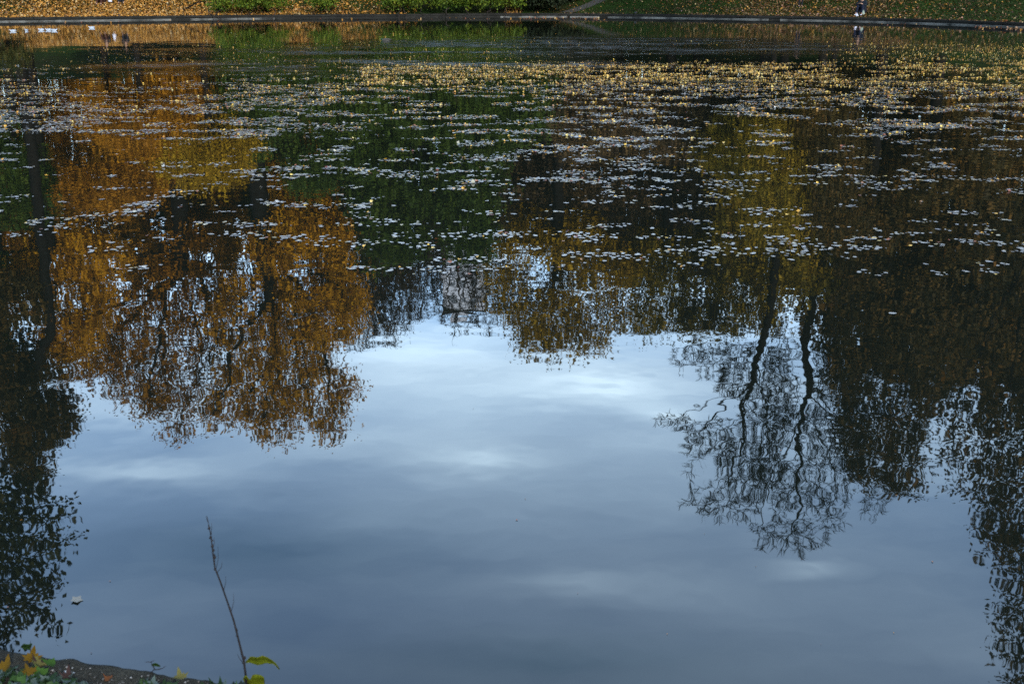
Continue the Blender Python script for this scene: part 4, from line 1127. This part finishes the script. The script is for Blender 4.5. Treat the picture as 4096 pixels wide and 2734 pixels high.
# leaf models of the foreground
def ivy_outline(kind='ivy'):
    if kind == 'ivy':   P_ = [(0, -.30), (.30, -.55), (.62, -.42), (.95, -.10), (.60, .05), (.55, .30), (.30, .38), (.18, .70), (0, 1.15), (-.18, .70), (-.30, .38), (-.55, .30), (-.60, .05), (-.95, -.10), (-.62, -.42), (-.30, -.55)]
    elif kind == 'maple': P_ = [(0, -.45), (.35, -.60), (.30, -.35), (.85, -.35), (.70, -.10), (1.1, .25), (.60, .22), (.55, .50), (.30, .40), (.22, .80), (0, 1.25), (-.22, .80), (-.30, .40), (-.55, .50), (-.60, .22), (-1.1, .25), (-.70, -.10), (-.85, -.35), (-.30, -.35), (-.35, -.60)]
    else: P_ = [(0, -.8), (.18, -.75), (.30, -.6), (.36, -.5), (.44, -.38), (.46, -.25), (.52, -.15), (.50, 0), (.50, .12), (.42, .25), (.40, .4), (.30, .52), (.26, .65), (.16, .8), (.12, .95), (0, 1.3), (-.12, .95), (-.16, .8), (-.26, .65), (-.30, .52), (-.40, .4), (-.42, .25), (-.50, .12), (-.50, 0), (-.52, -.15), (-.46, -.25), (-.44, -.38), (-.36, -.5), (-.30, -.6), (-.18, -.75)]
    return [(a, b, 0) for a, b in P_]
def fg_leaf(kind, curl, seed): return leaf_mesh_data(ivy_outline(kind), curl, seed)
IVY = leaf_mat('ivy_leaf', [(0, (.003, .006, .002)), (.4, (.006, .014, .003)), (.75, (.012, .028, .004)), (1, (.03, .055, .006))], transl=.1, rough=.55, clump=8, spec=.10)
IVYG = leaf_mat('ivy_dusty_leaf', [(0, (.012, .018, .014)), (.6, (.024, .034, .028)), (1, (.04, .052, .044))], transl=.05, rough=.55, clump=8, spec=.16)
pts = []; 
for q in range(360):
    X = r.uniform(-120, 1000); lo = np.interp(X, [-120, 0, 170, 300, 360, 480, 560, 640, 760, 850, 1000], [2640, 2690, 2700, 2728, 2760, 2790, 2742, 2742, 2775, 2748, 2748])
    Y = lo+abs(r.normal())*70
    if X > 350 and r.random() < .35: continue
    p = K(X, Y); h_ = r.random()*.018*min(1, (Y-lo)/40+.2)
    pts.append((p.x, p.y, p.z+.004+h_))
P = np.array(pts); k = len(P); print('ivy', k)
me = scatter('ivy', [fg_leaf('ivy', .5, s) for s in range(6)], P, .014+.010*r.random(k), np.abs(r.normal(0, .38, k)), [IVY, IVYG], r.choice(2, k, p=[.66, .34]), r)
tag(link('ivy', me), 'dark green and dusty ivy leaves creeping over the concrete kerb', 'ivy', kind='stuff')
YB = wetleaf('yellow_brown_leaf', [(0, (.045, .026, .002)), (1, (.045, .026, .002))], .8, .05); PY = wetleaf('pale_yellow_leaf', [(0, (.055, .050, .016)), (1, (.055, .050, .016))], .8, .05)
OR = wetleaf('orange_leaf', [(0, (.06, .022, .008)), (1, (.06, .022, .008))], .8, .05); CB = wetleaf('curled_brown_leaf', [(0, (.018, .010, .009)), (1, (.018, .010, .009))], .8, .05); LG = wetleaf('lime_leaf', [(0, (.014, .034, .003)), (1, (.014, .034, .003))], .6, .08)
def fallen(X, Y, kind, mat, s, rot, label, lift=.01, curl=.8, seed=1):
    v, f = fg_leaf(kind, curl, seed); p = K(X, Y)
    o = link('fallen_leaf', fastmesh_idx('fallen_leaf', v, f, mat, True)); o.location = (p.x, p.y, p.z+lift); o.scale = (s,)*3; o.rotation_euler = rot
    tag(o, label, 'leaf', 'fallen leaves on the near kerb')
fallen(135, 2662, 'maple', YB, .025, (.9, .3, .4), 'upright yellow leaf with pointed lobes standing in the ivy', .028)
fallen(150, 2672, 'maple', PY, .024, (.5, -.5, 2.2), 'pale yellow leaf lying just below the upright yellow leaf', .02)
fallen(32, 2700, 'maple', YB, .026, (.7, -.2, -.3), 'ochre yellow leaf near the lower left corner', .03, .7, 3)
fallen(122, 2722, 'maple', YB, .022, (.6, .2, .9), 'yellow leaf at the bottom edge left of the lime green leaves', .03, .6, 4)
fallen(160, 2675, 'maple', CB, .020, (.1, .2, 1.4), 'dark brown curled leaf under the upright yellow leaf', .01, 1.3, 5)
fallen(275, 2722, 'maple', CB, .022, (.05, .1, .3), 'dark curled leaf at the right end of the ivy clump', .012, 1.3, 6)
fallen(185, 2668, 'ivy', PY, .014, (.2, .2, .3), 'small whitish green leaf at the edge of the ivy', .012, .4, 7)
fallen(205, 2680, 'ivy', LG, .026, (.6, .1, 1.8), 'bright lime green leaf in the ivy', .022, .5, 8)
fallen(165, 2716, 'ivy', LG, .024, (.5, -.1, .8), 'lime green leaf at the bottom edge of the picture', .022, .5, 9)
fallen(432, 2716, 'ivy', OR, .016, (.2, .1, 1.2), 'small orange leaf on the bare concrete', .004, .6, 10)
fallen(722, 2722, 'maple', PY, .022, (.05, .1, .5), 'large pale yellow lobed leaf near the foot of the tall stem', .012, .7, 11)
# grit
pts = []
for q in range(260):
    X = r.uniform(200, 960); Y = np.interp(X, [0, 960], [2625, 2745])+r.random()*90; p = K(X, Y); pts.append((p.x, p.y, p.z))
P = np.array(pts); k = len(P)
GRIT = wetleaf('grit', [(0, (.02, .018, .015)), (.6, (.05, .045, .04)), (.85, (.11, .10, .09)), (1, (.2, .2, .2))], .8, .3)
me = scatter('grit', [leaf_mesh_data(lobed(3, 6, .3, seed=s), -1.2, s) for s in range(3)], P, .0015+.004*r.random(k)**2, np.zeros(k), [GRIT], np.zeros(k, int), r)
tag(link('grit', me), 'small pale chips and grit on the concrete kerb', 'grit', kind='stuff')
# tall dead stem
STEM = plain('dry_stem', (.008, .006, .006), (.003, .0025, .003), 30, .8)
D0 = W(985, 2750, .45).y
sp_px = [(985, 2760), (983, 2700), (975, 2640), (955, 2560), (935, 2480), (908, 2400), (880, 2320), (860, 2270), (852, 2215), (845, 2150), (838, 2110), (828, 2062)]
st = empty('tall_weed', W(985, 2760, .45), 'tall thin dead weed stem rising from the kerb with two green leaves at its foot', 'plant')
path_ = [V(x, y, D0+.02*i/11) for i, (x, y) in enumerate(sp_px)]
rad_ = [.0030, .0030, .0030, .0026, .0024, .0022, .0021, .0020, .0018, .0014, .0010, .0005]
Vs, Fs = tube(path_, rad_, 7)
obj('stem', Vs, Fs, STEM, st, True)
random.seed(4)
Vs, Fs = [], []
def at(t):
    i = min(int(t*11), 10); return path_[i].lerp(path_[i+1], t*11-i)
for t, ex, ey in [(.94, -8, -40), (.62, 22, -130), (.60, 30, -60), (.40, 22, -110), (.5, 18, -80), (.16, -28, -60), (.17, -12, -65), (.75, 14, -70), (.85, 10, -60)]:
    a0 = at(t); px = F/a0.y*1.0; e = a0+Vector((ex/px, 0, -ey/px)); m_ = a0.lerp(e, .5)+Vector((ex/px*.25, .002, 0)); tube([a0, m_, e], [.0009, .0007, .0003], 4, Vs, Fs)
obj('side_twig', Vs, Fs, STEM, st, True)
Vs, Fs = [], []
for t in [.93, .90, .86, .83, .80, .77, .75, .73, .72, .70, .68, .66, .63, .50, .44, .42, .33, .32, .30, .19, .165]:
    a0 = at(t)+Vector((random.uniform(-.002, .003), random.uniform(-.002, .002), random.uniform(-.003, .003))); s = random.uniform(.0014, .0042)
    tube([a0+Vector((0, 0, -s*1.2)), a0+Vector((0, 0, -s*.4)), a0+Vector((s*.3, 0, s*.5)), a0+Vector((s*.5, 0, s*1.4))], [s*.3, s, s*.8, s*.2], 6, Vs, Fs)
obj('dry_buds', Vs, Fs, STEM, st, True)
WL = leaf_mat('weed_leaf', [(0, (.035, .045, .003)), (.6, (.060, .070, .004)), (1, (.10, .06, .01))], transl=.45, rough=.5, clump=40)
def ribbon_leaf(outline_px, D, mat, parent, name='leaf', sag=.01):
    """leaf blade seen at the given photo outline: upper row then lower row, with its own curvature in depth"""
    Vs, Fs = [], []; n_ = len(outline_px)
    for i, (x, yt, yb) in enumerate(outline_px):
        for q in range(5):
            t = q/4; y = yt+(yb-yt)*t; p = V(x, y, D+sag*math.sin(PI*t)*1.0+sag*2*(t-.5)+sag*math.sin(i*.9)*.3); Vs.append(p)
    for i in range(n_-1):
        for q in range(4): Fs.append((i*5+q, i*5+q+1, (i+1)*5+q+1, (i+1)*5+q))
    o = obj(name, Vs, Fs, mat, parent, True); so = o.modifiers.new('t', 'SOLIDIFY'); so.thickness = .0006
    return o
ribbon_leaf([(983, 2644, 2650), (990, 2638, 2648), (1000, 2625, 2648), (1010, 2624, 2652), (1020, 2626, 2655), (1030, 2627, 2658), (1040, 2624, 2657), (1050, 2620, 2655), (1060, 2624, 2651), (1070, 2627, 2650), (1080, 2634, 2653), (1088, 2638, 2652), (1096, 2645, 2655), (1104, 2652, 2661), (1111, 2662, 2670), (1118, 2673, 2677)], D0+.02, WL, st)
ribbon_leaf([(973, 2712, 2716), (978, 2702, 2726), (986, 2700, 2735), (994, 2712, 2745), (1002, 2716, 2755), (1010, 2698, 2760), (1022, 2695, 2762), (1034, 2696, 2760), (1046, 2700, 2755), (1055, 2706, 2745), (1058, 2720, 2735)], D0-.01, WL, st)
# small sprig on the kerb
sg = K(590, 2705); s0 = empty('small_sprig', sg, 'small dry sprig with a dark leaf on the kerb edge', 'plant')
Ds = K(615, 2680).y
pa_ = [V(588, 2706, Ds), V(605, 2688, Ds), V(618, 2672, Ds), V(608, 2655, Ds), V(604, 2645, Ds+.01), V(617, 2639, Ds)]
Vs, Fs = tube(pa_, [.0022, .002, .0016, .0012, .001, .0008], 6)
tube([V(616, 2676, Ds), V(632, 2675, Ds), V(650, 2671, Ds), V(664, 2661, Ds)], [.0014, .0014, .001, .0005], 5, Vs, Fs)
tube([V(604, 2647, Ds), V(592, 2645, Ds), V(580, 2646, Ds)], [.0008, .001, .0004], 5, Vs, Fs)
obj('stem', Vs, Fs, STEM, s0, True)
ribbon_leaf([(606, 2658, 2661), (612, 2653, 2661), (620, 2650, 2662), (628, 2652, 2663), (636, 2657, 2665), (641, 2661, 2664)], Ds, IVY, s0, sag=.006)
# single green leaf sprouting at the far left of the kerb
sg = K(122, 2622); s0 = empty('leaf_sprout', sg, 'single dark green lobed leaf standing up above the kerb edge at left', 'plant'); Ds = sg.y
Vs, Fs = tube([V(122, 2624, Ds), V(122, 2600, Ds), V(121, 2575, Ds), V(122, 2560, Ds)], [.0012, .001, .0008, .0004], 5); obj('stem', Vs, Fs, STEM, s0, True)
ribbon_leaf([(83, 2585, 2588), (90, 2577, 2589), (96, 2572, 2600), (102, 2575, 2596), (108, 2575, 2594), (114, 2576, 2597), (120, 2573, 2598), (124, 2572, 2588), (128, 2571, 2575)], Ds, IVY, s0, sag=.008)

# ------------------------------------------------------------------ sky, sun, camera
SUN_EL = math.radians(30); SUN_AZ = math.radians(-155)     # sun behind the camera, to the right
w = bpy.data.worlds.new('World'); scn.world = w; w.use_nodes = True
nt = w.node_tree; bg = nt.nodes['Background']
sky = N(nt, 'ShaderNodeTexSky'); sky.sky_type = 'NISHITA'; sky.sun_disc = False
sdir = Vector((math.sin(math.radians(25))*math.cos(SUN_EL), -math.cos(math.radians(25))*math.cos(SUN_EL), math.sin(SUN_EL)))
sky.sun_elevation = SUN_EL; sky.sun_rotation = math.atan2(sdir.x, sdir.y); sky.air_density = 1.0; sky.dust_density = 1.2; sky.ozone_density = 1.5
tc = nt.nodes.new('ShaderNodeTexCoord'); sep = nt.nodes.new('ShaderNodeSeparateXYZ'); nt.links.new(tc.outputs['Generated'], sep.inputs[0])
zc = math_(nt, 'MAXIMUM', sep.outputs[2], .03)
cmb = nt.nodes.new('ShaderNodeCombineXYZ'); nt.links.new(math_(nt, 'DIVIDE', sep.outputs[0], zc), cmb.inputs[0]); nt.links.new(math_(nt, 'DIVIDE', sep.outputs[1], zc), cmb.inputs[1])
def cn(scale, off, detail, rough, dist, sc=(1, 1, 1)):
    mp = nt.nodes.new('ShaderNodeMapping'); mp.inputs['Location'].default_value = off; mp.inputs['Scale'].default_value = sc; nt.links.new(cmb.outputs[0], mp.inputs[0])
    n = N(nt, 'ShaderNodeTexNoise', i_Scale=scale, i_Detail=detail, i_Roughness=rough, i_Distortion=dist); nt.links.new(mp.outputs[0], n.inputs['Vector']); return n.outputs['Fac']
c1 = cn(1.1, (3.1, 1.7, 0), 3, .45, 0, (.7, 1, 1)); c2 = cn(4.5, (0, 4, 0), 5, .55, .1, (.5, 1.4, 1))
def blob(X, Y, wx, wy):
    def co_(x, y): d = ray(x, y); return Vector((d.x/-d.z, d.y/-d.z, 0))
    p = co_(X, Y); a_ = abs(co_(X+wx, Y).x-p.x); b_ = abs(co_(X, Y+wy).y-p.y)
    mp = nt.nodes.new('ShaderNodeMapping'); mp.vector_type = 'TEXTURE'; mp.inputs['Location'].default_value = p; mp.inputs['Scale'].default_value = (a_, b_, 1)
    nt.links.new(cmb.outputs[0], mp.inputs[0]); g = nt.nodes.new('ShaderNodeTexGradient'); g.gradient_type = 'QUADRATIC_SPHERE'; nt.links.new(mp.outputs[0], g.inputs[0]); return g.outputs['Fac']
def sumb(lst):
    o_ = None
    for (X, Y, wx, wy, k) in lst:
        v = math_(nt, 'MULTIPLY', blob(X, Y, wx, wy), k); o_ = v if o_ is None else math_(nt, 'ADD', o_, v)
    return o_
bright = sumb([(1700, 1380, 1000, 240, .26), (2450, 1540, 900, 170, .46), (2680, 1660, 300, 100, .5), (550, 1900, 800, 130, .5), (1950, 1840, 500, 130, .35), (3250, 2290, 300, 70, .3), (2300, 2330, 900, 160, .25)])
dark_ = sumb([(1000, 2200, 1500, 380, .9), (2200, 2640, 1800, 330, .8)])
cl = math_(nt, 'ADD', math_(nt, 'MULTIPLY', c1, .75), math_(nt, 'MULTIPLY', c2, .25))
lowsky = ramp(nt, sep.outputs[2], [(.28, (1, 1, 1)), (.42, (.85, .85, .85)), (.64, (.5, .5, .5))])
fac = math_(nt, 'ADD', math_(nt, 'MULTIPLY', ramp(nt, cl, [(.42, (.13, .13, .13)), (.66, (.42, .42, .42))]), lowsky), math_(nt, 'MULTIPLY', bright, math_(nt, 'MULTIPLY', math_(nt, 'ADD', cl, -.18), 2.0)))
fac = math_(nt, 'MINIMUM', fac, 1.0)
cc = mix(nt, fac, sky.outputs[0], (12.9, 13.7, 14.0))
grey = ramp(nt, dark_, [(.0, (1, 1, 1)), (.8, (.60, .68, .72))])
cc = mix(nt, 1.0, cc, grey, 'MULTIPLY')
gain = ramp(nt, sep.outputs[2], [(.0, (.95, .95, .95)), (.30, (.9, .9, .9)), (.36, (.86, .84, .82)), (.40, (.88, .88, .88)), (.48, (.82, .84, .87)), (.58, (.90, .91, .95)), (.75, (.66, .68, .71)), (1, (.35, .35, .35))])
cc = mix(nt, 1.0, cc, gain, 'MULTIPLY'); cc = mix(nt, 1.0, cc, (1.34, 1.62, 1.80), 'MULTIPLY'); cc.node.clamp_result = False
nt.links.new(cc, bg.inputs['Color']); bg.inputs['Strength'].default_value = .15
sl = bpy.data.lights.new('Sun', 'SUN'); sl.energy = 2.0; sl.angle = math.radians(3); sl.color = (1, .93, .82)
so = bpy.data.objects.new('sun_lamp', sl); col.objects.link(so); so.rotation_euler = sdir.to_track_quat('Z', 'Y').to_euler()

cam = bpy.data.cameras.new('Camera'); co = bpy.data.objects.new('camera', cam); col.objects.link(co); scn.camera = co
cam.sensor_width = 36; cam.lens = F/4096*36; cam.clip_end = 5000; cam.clip_start = .05
co.location = (0, 0, H); co.rotation_euler = (PI/2-PITCH, 0, 0)
cam.dof.use_dof = True; cam.dof.focus_distance = 60; cam.dof.aperture_fstop = 9
scn.view_settings.view_transform = 'Standard'; scn.view_settings.look = 'None'; scn.view_settings.exposure = 1.6; scn.view_settings.gamma = 1
scn.cycles.max_bounces = 6; scn.cycles.transparent_max_bounces = 4; scn.cycles.caustics_reflective = False; scn.cycles.caustics_refractive = False
scn.cycles.use_denoising = False
